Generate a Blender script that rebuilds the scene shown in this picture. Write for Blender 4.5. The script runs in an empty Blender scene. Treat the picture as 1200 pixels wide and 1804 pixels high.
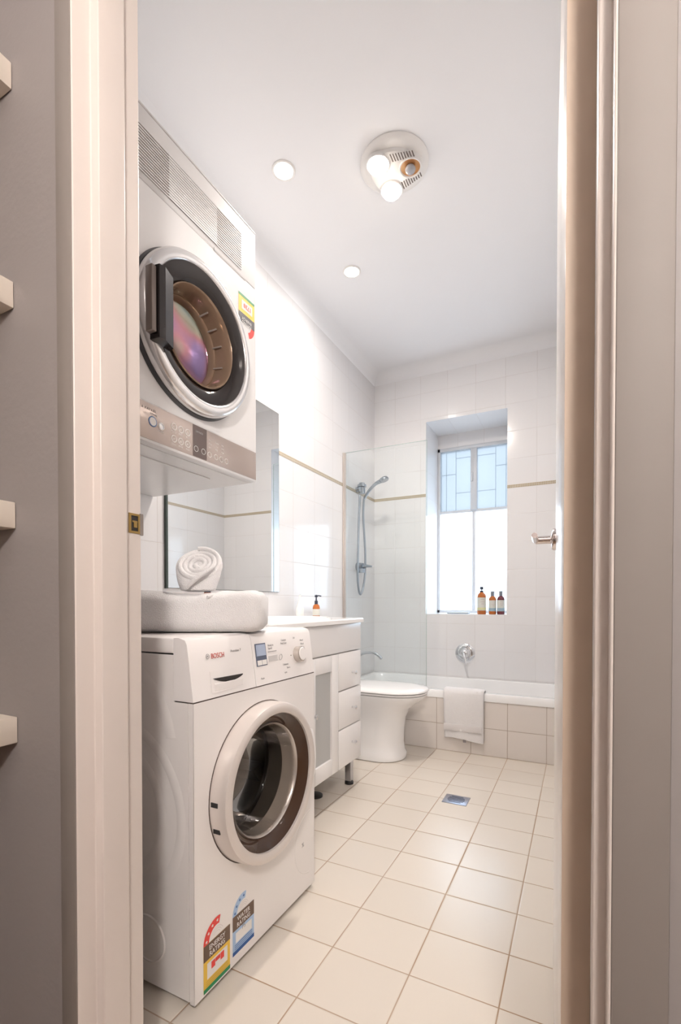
import bpy, bmesh, math, random
from mathutils import Vector, Matrix
R = math.radians
PI = math.pi
random.seed(4)
scn = bpy.context.scene
C = scn.collection

# ---------------------------------------------------------------- camera, sky, lights, exposure
CAMZ = 0.9378
cam_d = bpy.data.cameras.new('camera'); cam = bpy.data.objects.new('camera', cam_d); C.objects.link(cam)
cam_d.sensor_fit = 'VERTICAL'; cam_d.sensor_height = 36; cam_d.sensor_width = 36 * 1200 / 1804
cam_d.lens = 36 * 832.1 / 1804
cam_d.shift_x = 0.0; cam_d.shift_y = 172.2 / 1804
cam_d.clip_start = 0.02
cam.location = (0, 0, CAMZ)
cam.rotation_euler = (R(90 - 0.778), 0, R(26.69))
scn.camera = cam

scn.view_settings.view_transform = 'Standard'; scn.view_settings.look = 'None'
scn.view_settings.gamma = 1; scn.view_settings.use_curve_mapping = False
scn.view_settings.exposure = 0.25

w = bpy.data.worlds.new('daylight'); scn.world = w; w.use_nodes = True
bg = w.node_tree.nodes['Background']
bg.inputs[0].default_value = (0.72, 0.86, 1.0, 1); bg.inputs[1].default_value = 4.8

def lamp(name, kind, loc, energy, color, size=0.1, rot=(0, 0, 0), **kw):
    l = bpy.data.lights.new(name, kind); l.energy = energy; l.color = color
    if kind == 'AREA': l.shape = 'DISK'; l.size = size
    else: l.shadow_soft_size = size
    for k, v in kw.items(): setattr(l, k, v)
    o = bpy.data.objects.new(name, l); o.location = loc; o.rotation_euler = rot; C.objects.link(o)
    return o
# portal in the window opening: only guides the sky's own light
pl = bpy.data.lights.new('window_portal', 'AREA'); pl.shape = 'RECTANGLE'; pl.size = 0.62; pl.size_y = 1.42
pl.cycles.is_portal = True
po = bpy.data.objects.new('window_portal', pl); po.location = (-0.76, 4.10, 1.55); po.rotation_euler = (R(-90), 0, 0); C.objects.link(po)

WARM = (1.0, 0.90, 0.82); WHITE = (1.0, 0.965, 0.94)
CEIL = 2.78
DOWNLIGHTS = [(-1.13, 1.709), (-1.133, 2.393)]
HEAT = (-0.70, 1.895)
HEAT_BULBS = [(-0.745, 1.825, 1), (-0.738, 1.965, 1), (-0.63, 1.897, 0)]
P_DOWN, P_HEAT = 2.2, 9.5

# ---------------------------------------------------------------- materials
MATS = {}
def nd(t, kind, **kw):
    n = t.nodes.new(kind)
    for k, v in kw.items(): setattr(n, k, v)
    return n
def mat(name, col=(.8, .8, .8), rough=.5, metal=0.0, bump=0.0, bscale=60, var=0.0, vscale=5, coat=0.0, emit=None, estr=0, spec=0.5, **kw):
    if name in MATS: return MATS[name]
    m = bpy.data.materials.new(name); m.use_nodes = True; t = m.node_tree; b = t.nodes['Principled BSDF']
    b.inputs['Base Color'].default_value = (*col, 1); b.inputs['Roughness'].default_value = rough
    b.inputs['Metallic'].default_value = metal; b.inputs['Coat Weight'].default_value = coat
    b.inputs['Specular IOR Level'].default_value = spec
    tc = nd(t, 'ShaderNodeTexCoord')
    n = nd(t, 'ShaderNodeTexNoise'); n.inputs['Scale'].default_value = vscale; n.inputs['Detail'].default_value = 3
    t.links.new(tc.outputs['Object'], n.inputs['Vector'])
    mx = nd(t, 'ShaderNodeMix', data_type='RGBA'); k = 1 - max(var, .015)
    mx.inputs[6].default_value = (*col, 1); mx.inputs[7].default_value = (col[0] * k, col[1] * k, col[2] * k, 1)
    t.links.new(n.outputs['Fac'], mx.inputs[0]); t.links.new(mx.outputs[2], b.inputs['Base Color'])
    if bump:
        n2 = nd(t, 'ShaderNodeTexNoise'); n2.inputs['Scale'].default_value = bscale; n2.inputs['Detail'].default_value = 3
        t.links.new(tc.outputs['Object'], n2.inputs['Vector'])
        bp = nd(t, 'ShaderNodeBump'); bp.inputs['Strength'].default_value = bump; bp.inputs['Distance'].default_value = .004
        t.links.new(n2.outputs['Fac'], bp.inputs['Height']); t.links.new(bp.outputs[0], b.inputs['Normal'])
    if emit:
        b.inputs['Emission Color'].default_value = (*emit, 1); b.inputs['Emission Strength'].default_value = estr
    for k, v in kw.items(): b.inputs[k.replace('_', ' ')].default_value = v
    MATS[name] = m; return m

def tile_mat(name, col, grout, ax, p, o, gw, rough=.15, streak=0.0, gvar=0.0, spec=.5):
    """grid of glazed tiles in two object axes; p = pitch, o = offset, gw = joint width"""
    m = bpy.data.materials.new(name); m.use_nodes = True; t = m.node_tree; b = t.nodes['Principled BSDF']
    tc = nd(t, 'ShaderNodeTexCoord'); sp = nd(t, 'ShaderNodeSeparateXYZ'); t.links.new(tc.outputs['Object'], sp.inputs[0])
    def M(op, a, bb=None):
        n = nd(t, 'ShaderNodeMath', operation=op)
        for i, v in enumerate((a, bb)):
            if v is None: continue
            if isinstance(v, (int, float)): n.inputs[i].default_value = v
            else: t.links.new(v, n.inputs[i])
        return n.outputs[0]
    masks = []; cells = []
    for k in range(2):
        u = M('DIVIDE', M('SUBTRACT', sp.outputs[ax[k]], o[k]), p[k])
        cells.append(M('FLOOR', u))
        d = M('ABSOLUTE', M('SUBTRACT', M('FRACT', u), .5))
        d = M('MULTIPLY', M('SUBTRACT', .5, d), p[k])          # distance to the joint in metres
        masks.append(d)
    dist = M('MINIMUM', masks[0], masks[1])
    mr = nd(t, 'ShaderNodeMapRange'); mr.inputs['From Min'].default_value = gw * .35; mr.inputs['From Max'].default_value = gw * .65
    t.links.new(dist, mr.inputs['Value'])
    cx = nd(t, 'ShaderNodeCombineXYZ'); t.links.new(cells[0], cx.inputs[0]); t.links.new(cells[1], cx.inputs[1])
    wn = nd(t, 'ShaderNodeTexWhiteNoise'); t.links.new(cx.outputs[0], wn.inputs['Vector'])
    tm = nd(t, 'ShaderNodeMix', data_type='RGBA'); kk = 1 - (.025 if rough < .2 else .05)
    tm.inputs[6].default_value = (*col, 1); tm.inputs[7].default_value = (col[0] * kk, col[1] * kk, col[2] * kk, 1)
    t.links.new(wn.outputs['Value'], tm.inputs[0])
    gn = nd(t, 'ShaderNodeTexNoise'); gn.inputs['Scale'].default_value = 2.5; t.links.new(tc.outputs['Object'], gn.inputs['Vector'])
    gm = nd(t, 'ShaderNodeMix', data_type='RGBA'); gm.inputs[6].default_value = (*grout, 1)
    gm.inputs[7].default_value = (*[grout[i] + (col[i] - grout[i]) * gvar for i in range(3)], 1)
    g2 = nd(t, 'ShaderNodeMapRange'); g2.inputs['From Min'].default_value = .42; g2.inputs['From Max'].default_value = .58
    t.links.new(gn.outputs['Fac'], g2.inputs['Value']); t.links.new(g2.outputs[0], gm.inputs[0])
    mx = nd(t, 'ShaderNodeMix', data_type='RGBA'); t.links.new(mr.outputs[0], mx.inputs[0])
    t.links.new(gm.outputs[2], mx.inputs[6]); t.links.new(tm.outputs[2], mx.inputs[7]); t.links.new(mx.outputs[2], b.inputs['Base Color'])
    rr = nd(t, 'ShaderNodeMapRange'); rr.inputs['To Min'].default_value = .8; rr.inputs['To Max'].default_value = rough
    t.links.new(mr.outputs[0], rr.inputs['Value']); t.links.new(rr.outputs[0], b.inputs['Roughness'])
    b.inputs['Specular IOR Level'].default_value = spec
    sm = nd(t, 'ShaderNodeMapRange'); sm.interpolation_type = 'SMOOTHSTEP'; sm.inputs['From Max'].default_value = gw * 1.6
    t.links.new(dist, sm.inputs['Value'])
    bp = nd(t, 'ShaderNodeBump'); bp.inputs['Strength'].default_value = .5; bp.inputs['Distance'].default_value = .0015
    t.links.new(sm.outputs[0], bp.inputs['Height'])
    nz = nd(t, 'ShaderNodeTexNoise'); nz.inputs['Scale'].default_value = 9; nz.inputs['Detail'].default_value = 1
    mp = nd(t, 'ShaderNodeMapping'); t.links.new(tc.outputs['Object'], mp.inputs[0]); mp.inputs['Scale'].default_value = (1, 1, .35 if streak else 1)
    t.links.new(mp.outputs[0], nz.inputs['Vector'])
    b2 = nd(t, 'ShaderNodeBump'); b2.inputs['Strength'].default_value = .12 + streak; b2.inputs['Distance'].default_value = .002
    t.links.new(nz.outputs['Fac'], b2.inputs['Height']); t.links.new(bp.outputs[0], b2.inputs['Normal']); t.links.new(b2.outputs[0], b.inputs['Normal'])
    MATS[name] = m; return m

def glass_mat(name, tint=(1, 1, 1), refl=.12, rough=.0, trans=1.0):
    """thin clear pane: transparent with a Fresnel-weighted gloss"""
    m = bpy.data.materials.new(name); m.use_nodes = True; t = m.node_tree; t.nodes.remove(t.nodes['Principled BSDF'])
    out = t.nodes['Material Output']; tr = nd(t, 'ShaderNodeBsdfTransparent'); tr.inputs[0].default_value = (*tint, 1)
    gl = nd(t, 'ShaderNodeBsdfGlossy'); gl.inputs['Roughness'].default_value = rough; gl.inputs[0].default_value = (1, 1, 1, 1)
    fr = nd(t, 'ShaderNodeFresnel'); fr.inputs[0].default_value = 1.45
    mu = nd(t, 'ShaderNodeMath', operation='MULTIPLY'); mu.inputs[1].default_value = refl / .04 * .33; mu.use_clamp = True
    t.links.new(fr.outputs[0], mu.inputs[0])
    mx = nd(t, 'ShaderNodeMixShader'); t.links.new(mu.outputs[0], mx.inputs[0]); t.links.new(tr.outputs[0], mx.inputs[1]); t.links.new(gl.outputs[0], mx.inputs[2])
    t.links.new(mx.outputs[0], out.inputs[0]); MATS[name] = m; return m

def frosted_mat(name, col, share):
    m = bpy.data.materials.new(name); m.use_nodes = True; t = m.node_tree; t.nodes.remove(t.nodes['Principled BSDF'])
    out = t.nodes['Material Output']; tr = nd(t, 'ShaderNodeBsdfTransparent'); tr.inputs[0].default_value = (*col, 1)
    tl = nd(t, 'ShaderNodeBsdfTranslucent'); tl.inputs[0].default_value = (*col, 1)
    mx = nd(t, 'ShaderNodeMixShader'); mx.inputs[0].default_value = share
    t.links.new(tr.outputs[0], mx.inputs[1]); t.links.new(tl.outputs[0], mx.inputs[2]); t.links.new(mx.outputs[0], out.inputs[0])
    MATS[name] = m; return m

TW = (.86, .85, .855)
GR = (.66, .62, .60)
M_floor = tile_mat('cream_floor_tile', (.73, .665, .585), (.36, .24, .15), (0, 1), (.21706, .185), (-.1581, 1.1311), .0034, rough=.22, gvar=.25, spec=.35)
M_tl = tile_mat('white_wall_tile_left', (.80, .79, .795), GR, (1, 2), (.25, .198), (.10, .189), .0016, rough=.12, streak=.10)
M_tb = tile_mat('white_wall_tile_back', TW, GR, (0, 2), (.21, .198), (-.263, .189), .0016, rough=.14, streak=.06, gvar=.6)
M_apron = tile_mat('bath_front_tile', (.80, .745, .70), (.45, .36, .30), (0, 2), (.21706, .168), (-.1581, 0), .0030, rough=.18)
M_sill = tile_mat('reveal_tile', TW, GR, (1, 2), (.25, .198), (3.585, .189), .0016, rough=.15)
M_mosaic = tile_mat('tan_mosaic', (.44, .35, .22), (.62, .58, .50), (0, 2), (.0115, .0115), (0, 1.764), .003, rough=.3)
M_mosaic2 = tile_mat('tan_mosaic_side', (.44, .36, .25), (.58, .54, .47), (1, 2), (.0115, .0115), (0, 1.764), .003, rough=.3)
M_ceil = mat('ceiling_paint', (.90, .90, .915), .7, bump=.03, bscale=200)
M_cream = mat('cream_gloss_paint', (.70, .625, .575), .32, bump=.06, bscale=25, var=.04, vscale=3)
M_hallw = mat('hall_wall_shaded', (.28, .25, .24), .6, bump=.12, bscale=90, var=.05, vscale=2)  # wall tone darkened so the colour carries the hall's shade
M_trimw = mat('architrave_shaded', (.24, .208, .188), .62, bump=.05, bscale=40, var=.04)  # shade on the hall-facing trim is put into this darker colour
M_leaf = mat('white_door_paint', (.86, .82, .78), .22, bump=.03, bscale=30)
M_shelf = mat('shelf_paint', (.70, .62, .53), .4, bump=.05, bscale=60)
M_hfloor = mat('hall_boards', (.24, .15, .09), .4, var=.4, vscale=8)
M_app = mat('white_enamel', (.90, .865, .845), .22)
M_app2 = mat('white_enamel_dryer', (.78, .77, .77), .25)
M_plas = mat('white_plastic', (.90, .865, .85), .35)
M_seam = mat('dark_seam', (.10, .07, .06), .7)
M_ringg = mat('warm_silver_ring', (.74, .68, .64), .28, metal=.25)
M_ring2 = mat('silver_ring', (.80, .79, .79), .16, metal=.75)
M_ring3 = mat('grey_ring_side', (.45, .44, .44), .25, metal=.6)
M_black = mat('black_rubber', (.012, .012, .013), .45)
M_dark = mat('dark_cavity', (.02, .015, .012), .5)
M_brglass = mat('tinted_brown_glass', (.055, .026, .014), .05, spec=.45)
M_blkglass = mat('tinted_black_glass', (.014, .009, .008), .06, spec=.4)
M_bowl = glass_mat('clear_bowl_glass', (.90, .87, .83), .035)
def painted_sheen_mat():  # noise ramp paints a pastel reflection into the door glass
    m = bpy.data.materials.new('painted_sheen_glass'); m.use_nodes = True; t = m.node_tree; t.nodes.remove(t.nodes['Principled BSDF'])
    out = t.nodes['Material Output']; tr = nd(t, 'ShaderNodeBsdfTransparent'); gl = nd(t, 'ShaderNodeBsdfGlossy'); gl.inputs['Roughness'].default_value = .12
    tc = nd(t, 'ShaderNodeTexCoord'); n = nd(t, 'ShaderNodeTexNoise'); n.inputs['Scale'].default_value = 9; n.inputs['Detail'].default_value = .5
    t.links.new(tc.outputs['Object'], n.inputs['Vector']); cr = nd(t, 'ShaderNodeValToRGB'); e = cr.color_ramp.elements
    cols = [(.30, (.35, .62, .80)), (.42, (.72, .78, .66)), (.50, (.80, .74, .60)), (.58, (.88, .42, .48)), (.70, (.58, .42, .80))]
    e[0].position, e[0].color = cols[0][0], (*cols[0][1], 1); e[1].position, e[1].color = cols[-1][0], (*cols[-1][1], 1)
    for p_, c_ in cols[1:-1]: x = e.new(p_); x.color = (*c_, 1)
    t.links.new(n.outputs['Fac'], cr.inputs[0]); t.links.new(cr.outputs[0], gl.inputs[0])
    mx = nd(t, 'ShaderNodeMixShader'); mx.inputs[0].default_value = .42; t.links.new(tr.outputs[0], mx.inputs[1]); t.links.new(gl.outputs[0], mx.inputs[2]); t.links.new(mx.outputs[0], out.inputs[0])
    return m
M_sheen = painted_sheen_mat()
M_rubber = mat('grey_gasket_rubber', (.06, .052, .045), .45)
M_drum = mat('stainless_drum', (.10, .08, .06), .42, metal=.8, bump=.5, bscale=55)
M_clear = mat('clear_plastic_rim', (.55, .50, .46), .12, metal=.5)
M_brown = mat('amber_drum_wall', (.20, .12, .065), .32, metal=.7, bump=.3, bscale=30)
M_steel_sheen = mat('painted_sheen_steel', (.72, .70, .72), .28, metal=1.0)
def _steel_sheen():  # pastel noise tints paint a coloured reflection onto the steel
    t = M_steel_sheen.node_tree; b = t.nodes['Principled BSDF']; tc = nd(t, 'ShaderNodeTexCoord')
    n = nd(t, 'ShaderNodeTexNoise'); n.inputs['Scale'].default_value = 5.5; n.inputs['Detail'].default_value = 1.0
    t.links.new(tc.outputs['Object'], n.inputs['Vector']); cr = nd(t, 'ShaderNodeValToRGB'); e = cr.color_ramp.elements
    cols = [(.30, (.30, .50, .62)), (.42, (.58, .60, .52)), (.50, (.70, .66, .56)), (.58, (.78, .42, .46)), (.68, (.55, .42, .66))]
    e[0].position, e[0].color = cols[0][0], (*cols[0][1], 1); e[1].position, e[1].color = cols[-1][0], (*cols[-1][1], 1)
    for p_, c_ in cols[1:-1]: x = e.new(p_); x.color = (*c_, 1)
    t.links.new(n.outputs['Fac'], cr.inputs[0]); t.links.new(cr.outputs[0], b.inputs['Base Color'])
_steel_sheen()
M_panel = mat('champagne_panel', (.50, .42, .38), .12, metal=.45)
M_disp = mat('brown_display', (.13, .095, .085), .1)
M_chrome = mat('chrome', (.80, .81, .83), .09, metal=1.0)
M_brush = mat('brushed_steel', (.55, .55, .58), .28, metal=1.0)
M_pinkchrome = mat('satin_chrome', (.74, .68, .66), .16, metal=1.0)
M_brass = mat('aged_brass', (.40, .27, .10), .35, metal=1.0)
M_mirror = mat('mirror_silver', (.90, .915, .91), .01, metal=1.0)
M_mirredge = mat('mirror_edge', (.06, .08, .07), .2)
M_ceram = mat('white_ceramic', (.90, .885, .875), .08)
M_acryl = mat('white_acrylic', (.93, .93, .93), .12)
M_vanity = mat('white_lacquer', (.88, .855, .845), .2)
M_vglass = mat('frosted_door_panel', (.48, .48, .47), .35)
M_towel = mat('white_terry', (.94, .92, .92), .95, bump=.9, bscale=420, var=.05, vscale=60)
def _terry():
    b = M_towel.node_tree.nodes['Principled BSDF']; b.inputs['Sheen Weight'].default_value = .35; b.inputs['Sheen Roughness'].default_value = .6
_terry()
M_twlb = mat('white_towel_band', (.78, .75, .745), .8, bump=.4, bscale=250)
M_showerg = glass_mat('shower_glass', (.965, .985, .985), .045)
M_gedge = mat('shower_glass_edge', (.42, .50, .48), .1)
M_alu = mat('white_aluminium', (.62, .64, .67), .35)
M_frost = frosted_mat('obscure_glass', (.44, .445, .45), .35)
M_frost2 = frosted_mat('frosted_film_glass', (.98, .99, 1.0), .40)
M_bars = mat('grey_grille_paint', (.45, .50, .55), .5)
M_amber = mat('amber_bottle_plastic', (.55, .16, .035), .12, var=.1)
M_amberd = mat('dark_amber_bottle', (.16, .035, .045), .12)
M_navy = mat('dark_pump_plastic', (.03, .04, .07), .35)
M_greycap = mat('grey_cap', (.20, .22, .26), .35)
M_label = mat('cream_bottle_label', (.72, .72, .66), .5)
M_blueband = mat('blue_label_band', (.36, .50, .60), .5)
M_yelband = mat('pale_yellow_label_band', (.74, .74, .42), .5)
M_white = mat('plain_white_print', (.84, .82, .80), .5)
M_red = mat('red_print', (.80, .06, .05), .5)
M_brand = mat('red_lettering', (.55, .09, .07), .5)
M_greyp = mat('grey_print', (.42, .40, .40), .5)
M_bandbr = mat('brown_print', (.15, .09, .06), .5)
M_yellow = mat('yellow_print', (.86, .56, .07), .5)
M_green = mat('green_print', (.02, .26, .10), .5)
M_lblue = mat('light_blue_print', (.42, .58, .80), .5)
M_dblue = mat('dark_blue_print', (.03, .11, .36), .5)
M_lcd = mat('blue_grey_lcd', (.40, .47, .62), .2)
M_lcdf = mat('dark_lcd_frame', (.10, .12, .18), .25)
M_bluering = mat('blue_ring_print', (.10, .20, .42), .3)
M_bulb = mat('lit_bulb', (1, .9, .8), .5, emit=(1.0, .88, .74), estr=14)
M_led = mat('lit_downlight_lens', (1, 1, 1), .5, emit=(1.0, .97, .93), estr=14)
M_fillglow = mat('added_fill_glow', (1, 1, 1), .5, emit=(1.0, .94, .89), estr=165)  # glow of the added, unseen fill globe in the hall
M_offbulb = mat('unlit_bulb_glass', (.42, .42, .45), .15)
M_copper = mat('amber_reflector', (.62, .30, .12), .3, metal=.6)

# ---------------------------------------------------------------- mesh helpers (world coordinates in, local coordinates out)
BASE = {}
def new_bm(): return bmesh.new()
def box(bm, a, b, bev=0.0, seg=2, M=None):
    x0, y0, z0 = a; x1, y1, z1 = b
    vs = [bm.verts.new(p) for p in ((x0, y0, z0), (x1, y0, z0), (x1, y1, z0), (x0, y1, z0), (x0, y0, z1), (x1, y0, z1), (x1, y1, z1), (x0, y1, z1))]
    fs = [bm.faces.new([vs[i] for i in f]) for f in ((0, 3, 2, 1), (4, 5, 6, 7), (0, 1, 5, 4), (1, 2, 6, 5), (2, 3, 7, 6), (3, 0, 4, 7))]
    if M is not None: bmesh.ops.transform(bm, matrix=M, verts=vs)
    if bev:
        es = list({e for f in fs for e in f.edges})
        bmesh.ops.bevel(bm, geom=es, offset=bev, segments=seg, profile=.5, affect='EDGES')
    return bm
def lathe(bm, prof, center, axis='z', n=48, closed=False, a0=0, a1=2 * PI, sx=1, sy=1):
    """prof = list of (radius, height along axis)"""
    if axis == 'z': e1, e2, e3 = Vector((1, 0, 0)), Vector((0, 1, 0)), Vector((0, 0, 1))
    elif axis == 'x': e1, e2, e3 = Vector((0, 1, 0)), Vector((0, 0, 1)), Vector((1, 0, 0))
    elif axis == 'y': e1, e2, e3 = Vector((1, 0, 0)), Vector((0, 0, 1)), Vector((0, -1, 0))
    else:
        e3 = Vector(axis).normalized(); e1 = e3.orthogonal().normalized(); e2 = e3.cross(e1)
    c = Vector(center); full = abs(a1 - a0 - 2 * PI) < 1e-6; rings = []
    m = n if full else n + 1
    for r, h in prof:
        if r < 1e-6: rings.append([bm.verts.new(c + e3 * h)])
        else: rings.append([bm.verts.new(c + e3 * h + e1 * r * sx * math.cos(a0 + (a1 - a0) * i / n) + e2 * r * sy * math.sin(a0 + (a1 - a0) * i / n)) for i in range(m)])
    pairs = list(zip(rings[:-1], rings[1:])) + ([(rings[-1], rings[0])] if closed else [])
    for A, B in pairs:
        for i in range(n):
            j = (i + 1) % m
            a = A[i % len(A)], A[j % len(A)]; b = B[i % len(B)], B[j % len(B)]
            q = [a[0]] + ([a[1]] if len(A) > 1 else []) + ([b[1]] if len(B) > 1 else []) + [b[0]]
            try: bm.faces.new(q)
            except ValueError: pass
    return bm
def tube(bm, pts, r, n=12, smooth=True, sub=6, caps=True):
    pts = [Vector(p) for p in pts]; rr = r if isinstance(r, (list, tuple)) else [r] * len(pts)
    if smooth and len(pts) > 2:
        P = [pts[0] * 2 - pts[1]] + pts + [pts[-1] * 2 - pts[-2]]; out = []; ro = []
        for i in range(1, len(P) - 2):
            for k in range(sub):
                t = k / sub; p0, p1, p2, p3 = P[i - 1], P[i], P[i + 1], P[i + 2]
                out.append(.5 * ((2 * p1) + (p2 - p0) * t + (2 * p0 - 5 * p1 + 4 * p2 - p3) * t * t + (3 * p1 - p0 - 3 * p2 + p3) * t ** 3))
                ro.append(rr[i - 1] * (1 - t) + rr[i] * t)
        out.append(pts[-1]); ro.append(rr[-1]); pts, rr = out, ro
    T = [(pts[min(i + 1, len(pts) - 1)] - pts[max(i - 1, 0)]).normalized() for i in range(len(pts))]
    u = T[0].orthogonal().normalized(); rings = []
    for i, p in enumerate(pts):
        u = (u - T[i] * u.dot(T[i])).normalized(); v = T[i].cross(u)
        rings.append([bm.verts.new(p + u * rr[i] * math.cos(2 * PI * k / n) + v * rr[i] * math.sin(2 * PI * k / n)) for k in range(n)])
    for A, B in zip(rings[:-1], rings[1:]):
        for k in range(n): bm.faces.new((A[k], A[(k + 1) % n], B[(k + 1) % n], B[k]))
    if caps: bm.faces.new(rings[0][::-1]); bm.faces.new(rings[-1])
    return bm
def loft(bm, rings, cap0=True, cap1=True, close=True):
    V = [[bm.verts.new(p) for p in r] for r in rings]; n = len(V[0])
    for A, B in zip(V[:-1], V[1:]):
        for k in range(n if close else n - 1): bm.faces.new((A[k], A[(k + 1) % n], B[(k + 1) % n], B[k]))
    if cap0: bm.faces.new(V[0][::-1])
    if cap1: bm.faces.new(V[-1])
    return bm
def prism(bm, poly, z0, z1, bev=0):
    n0 = len(bm.verts)
    loft(bm, [[(x, y, z0) for x, y in poly], [(x, y, z1) for x, y in poly]])
    if bev:
        bm.verts.ensure_lookup_table(); vs = set(bm.verts[n0:])
        es = [e for e in bm.edges if e.verts[0] in vs and abs(e.verts[0].co.z - e.verts[1].co.z) > .01]
        bmesh.ops.bevel(bm, geom=es, offset=bev, segments=3, profile=.5, affect='EDGES')
    return bm
def sq(cx, cy, hx, hy, z, n=48, e=4.0):
    """super-ellipse outline"""
    out = []
    for i in range(n):
        a = 2 * PI * i / n; c, s = math.cos(a), math.sin(a)
        out.append((cx + hx * math.copysign(abs(c) ** (2 / e), c), cy + hy * math.copysign(abs(s) ** (2 / e), s), z))
    return out
def obj(name, bm, m, parent=None, smooth=None, kind=None, label=None):
    bmesh.ops.recalc_face_normals(bm, faces=bm.faces)
    me = bpy.data.meshes.new(name); bm.to_mesh(me); bm.free()
    o = bpy.data.objects.new(name, me); C.objects.link(o)
    me.materials.append(m)
    off = Vector((0, 0, 0))
    if parent is not None:
        o.parent = parent; off = BASE.get(parent.name, Vector((0, 0, 0))); BASE[o.name] = off
    if off.length: me.transform(Matrix.Translation(-off))
    if smooth is not None:
        for p in me.polygons: p.use_smooth = True
        me.set_sharp_from_angle(angle=R(smooth))
    if kind: o['kind'] = kind
    if label: o['label'] = label
    return o
def solo(name, bm, m, loc, label, cat, group=None, smooth=35):
    """a thing that is one mesh, with its origin at loc"""
    o = obj(name, bm, m, None, smooth); o.data.transform(Matrix.Translation(-Vector(loc))); o.location = loc
    o['label'] = label; o['category'] = cat
    if group: o['group'] = group
    BASE[o.name] = Vector(loc)
    return o
def thing(name, label, cat, loc, group=None):
    o = bpy.data.objects.new(name, None); C.objects.link(o); o.location = loc; o.empty_display_size = .05
    o['label'] = label; o['category'] = cat
    if group: o['group'] = group
    BASE[o.name] = Vector(loc); return o
def struct(name, bm, m, smooth=None): return obj(name, bm, m, None, smooth, kind='structure')
def text(name, s, m, parent, origin, right, up, size, depth=.0003, align='LEFT', sx=1.0, space=1.0):
    cu = bpy.data.curves.new(name, 'FONT'); cu.body = s; cu.size = size; cu.extrude = depth; cu.align_x = align; cu.space_character = space
    cu.resolution_u = 3
    tmp = bpy.data.objects.new(name + '_src', cu); C.objects.link(tmp)
    bpy.context.view_layer.update()
    me = bpy.data.meshes.new_from_object(tmp.evaluated_get(bpy.context.evaluated_depsgraph_get()))
    bpy.data.objects.remove(tmp); bpy.data.curves.remove(cu)
    r = Vector(right).normalized(); u = Vector(up).normalized(); n = r.cross(u)
    Mx = Matrix(((r.x * sx, u.x, n.x, 0), (r.y * sx, u.y, n.y, 0), (r.z * sx, u.z, n.z, 0), (0, 0, 0, 1)))
    me.transform(Matrix.Translation(Vector(origin)) @ Mx)
    o = bpy.data.objects.new(name, me); C.objects.link(o); me.materials.clear(); me.materials.append(m)
    if parent is not None:
        o.parent = parent; off = BASE.get(parent.name, Vector((0, 0, 0))); BASE[o.name] = off; me.transform(Matrix.Translation(-off))
    return o
def holed(bm, y0, y1, z0, z1, cy, cz, r, x, n=72):
    """rectangle in the plane X = x with a round hole"""
    inn, outr = [], []
    angs = sorted([2 * PI * i / n for i in range(n)] + [math.atan2(z - cz, y - cy) % (2 * PI) for y in (y0, y1) for z in (z0, z1)])
    for a in angs:
        c, s = math.cos(a), math.sin(a)
        ty = ((y1 - cy) / c if c > 1e-9 else (y0 - cy) / c if c < -1e-9 else 1e9)
        tz = ((z1 - cz) / s if s > 1e-9 else (z0 - cz) / s if s < -1e-9 else 1e9)
        t = min(ty, tz)
        inn.append(bm.verts.new((x, cy + r * c, cz + r * s))); outr.append(bm.verts.new((x, cy + t * c, cz + t * s)))
    k = len(angs)
    for i in range(k): bm.faces.new((inn[i], inn[(i + 1) % k], outr[(i + 1) % k], outr[i]))
    return bm
def arc_band(bm, cy, cz, r0, r1, a0, a1, x, n=24, th=.0004):
    for i in range(n):
        p = a0 + (a1 - a0) * i / n; q = a0 + (a1 - a0) * (i + 1) / n
        bm.faces.new([bm.verts.new((x + th, cy + rr * math.cos(a), cz + rr * math.sin(a))) for rr, a in ((r0, p), (r1, p), (r1, q), (r0, q))])
    return bm
def quadx(bm, x, y0, y1, z0, z1):
    bm.faces.new([bm.verts.new(p) for p in ((x, y0, z0), (x, y1, z0), (x, y1, z1), (x, y0, z1))]); return bm

# ---------------------------------------------------------------- room dimensions
XL, XR, YB, YD = -1.491, 0.09, 3.583, 0.62        # left wall, right wall, window wall, bathroom face of the door wall
YH = 0.4956                                        # hall face of the door wall
WX0, WX1, WZ0, WZ1, WY = -1.06, -.46, .856, 2.34, 3.935
BATH_Y = 2.989

# ---------------------------------------------------------------- structure
bm = new_bm(); box(bm, (XL - .12, YD - .13, -.05), (XR + .12, YB + .4, 0)); struct('floor', bm, M_floor)
bm = new_bm(); box(bm, (-2.0, -1.4, -.05), (.9, YD - .13, 0)); struct('floor.001', bm, M_hfloor)
bm = new_bm(); box(bm, (XL - .12, YD, CEIL), (XR + .12, YB + .4, CEIL + .06)); struct('ceiling', bm, M_ceil)
bm = new_bm(); box(bm, (-2.0, -1.4, 2.70), (.9, YH, 2.76)); struct('ceiling.001', bm, M_ceil)
bm = new_bm(); box(bm, (XL - .12, YD, 0), (XL, YB + .4, CEIL)); struct('wall_left', bm, M_tl)
bm = new_bm(); box(bm, (XR, YD, 0), (XR + .12, YB + .4, CEIL)); struct('wall_right', bm, M_tl)
bm = new_bm()                                       # window wall with its deep reveal
for a, b in (((XL, YB, 0), (WX0, WY + .06, CEIL)), ((WX1, YB, 0), (XR, WY + .06, CEIL)), ((WX0, YB, 0), (WX1, WY + .06, WZ0)), ((WX0, YB, WZ1), (WX1, WY + .06, CEIL)), ((WX0, WY, 2.227), (WX1, WY + .06, WZ1))):
    box(bm, a, b)
wb = struct('wall_back', bm, M_tb)
wb.data.materials.append(M_sill)
for p in wb.data.polygons:
    if abs(p.normal.x) > .9: p.material_index = 1
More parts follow.
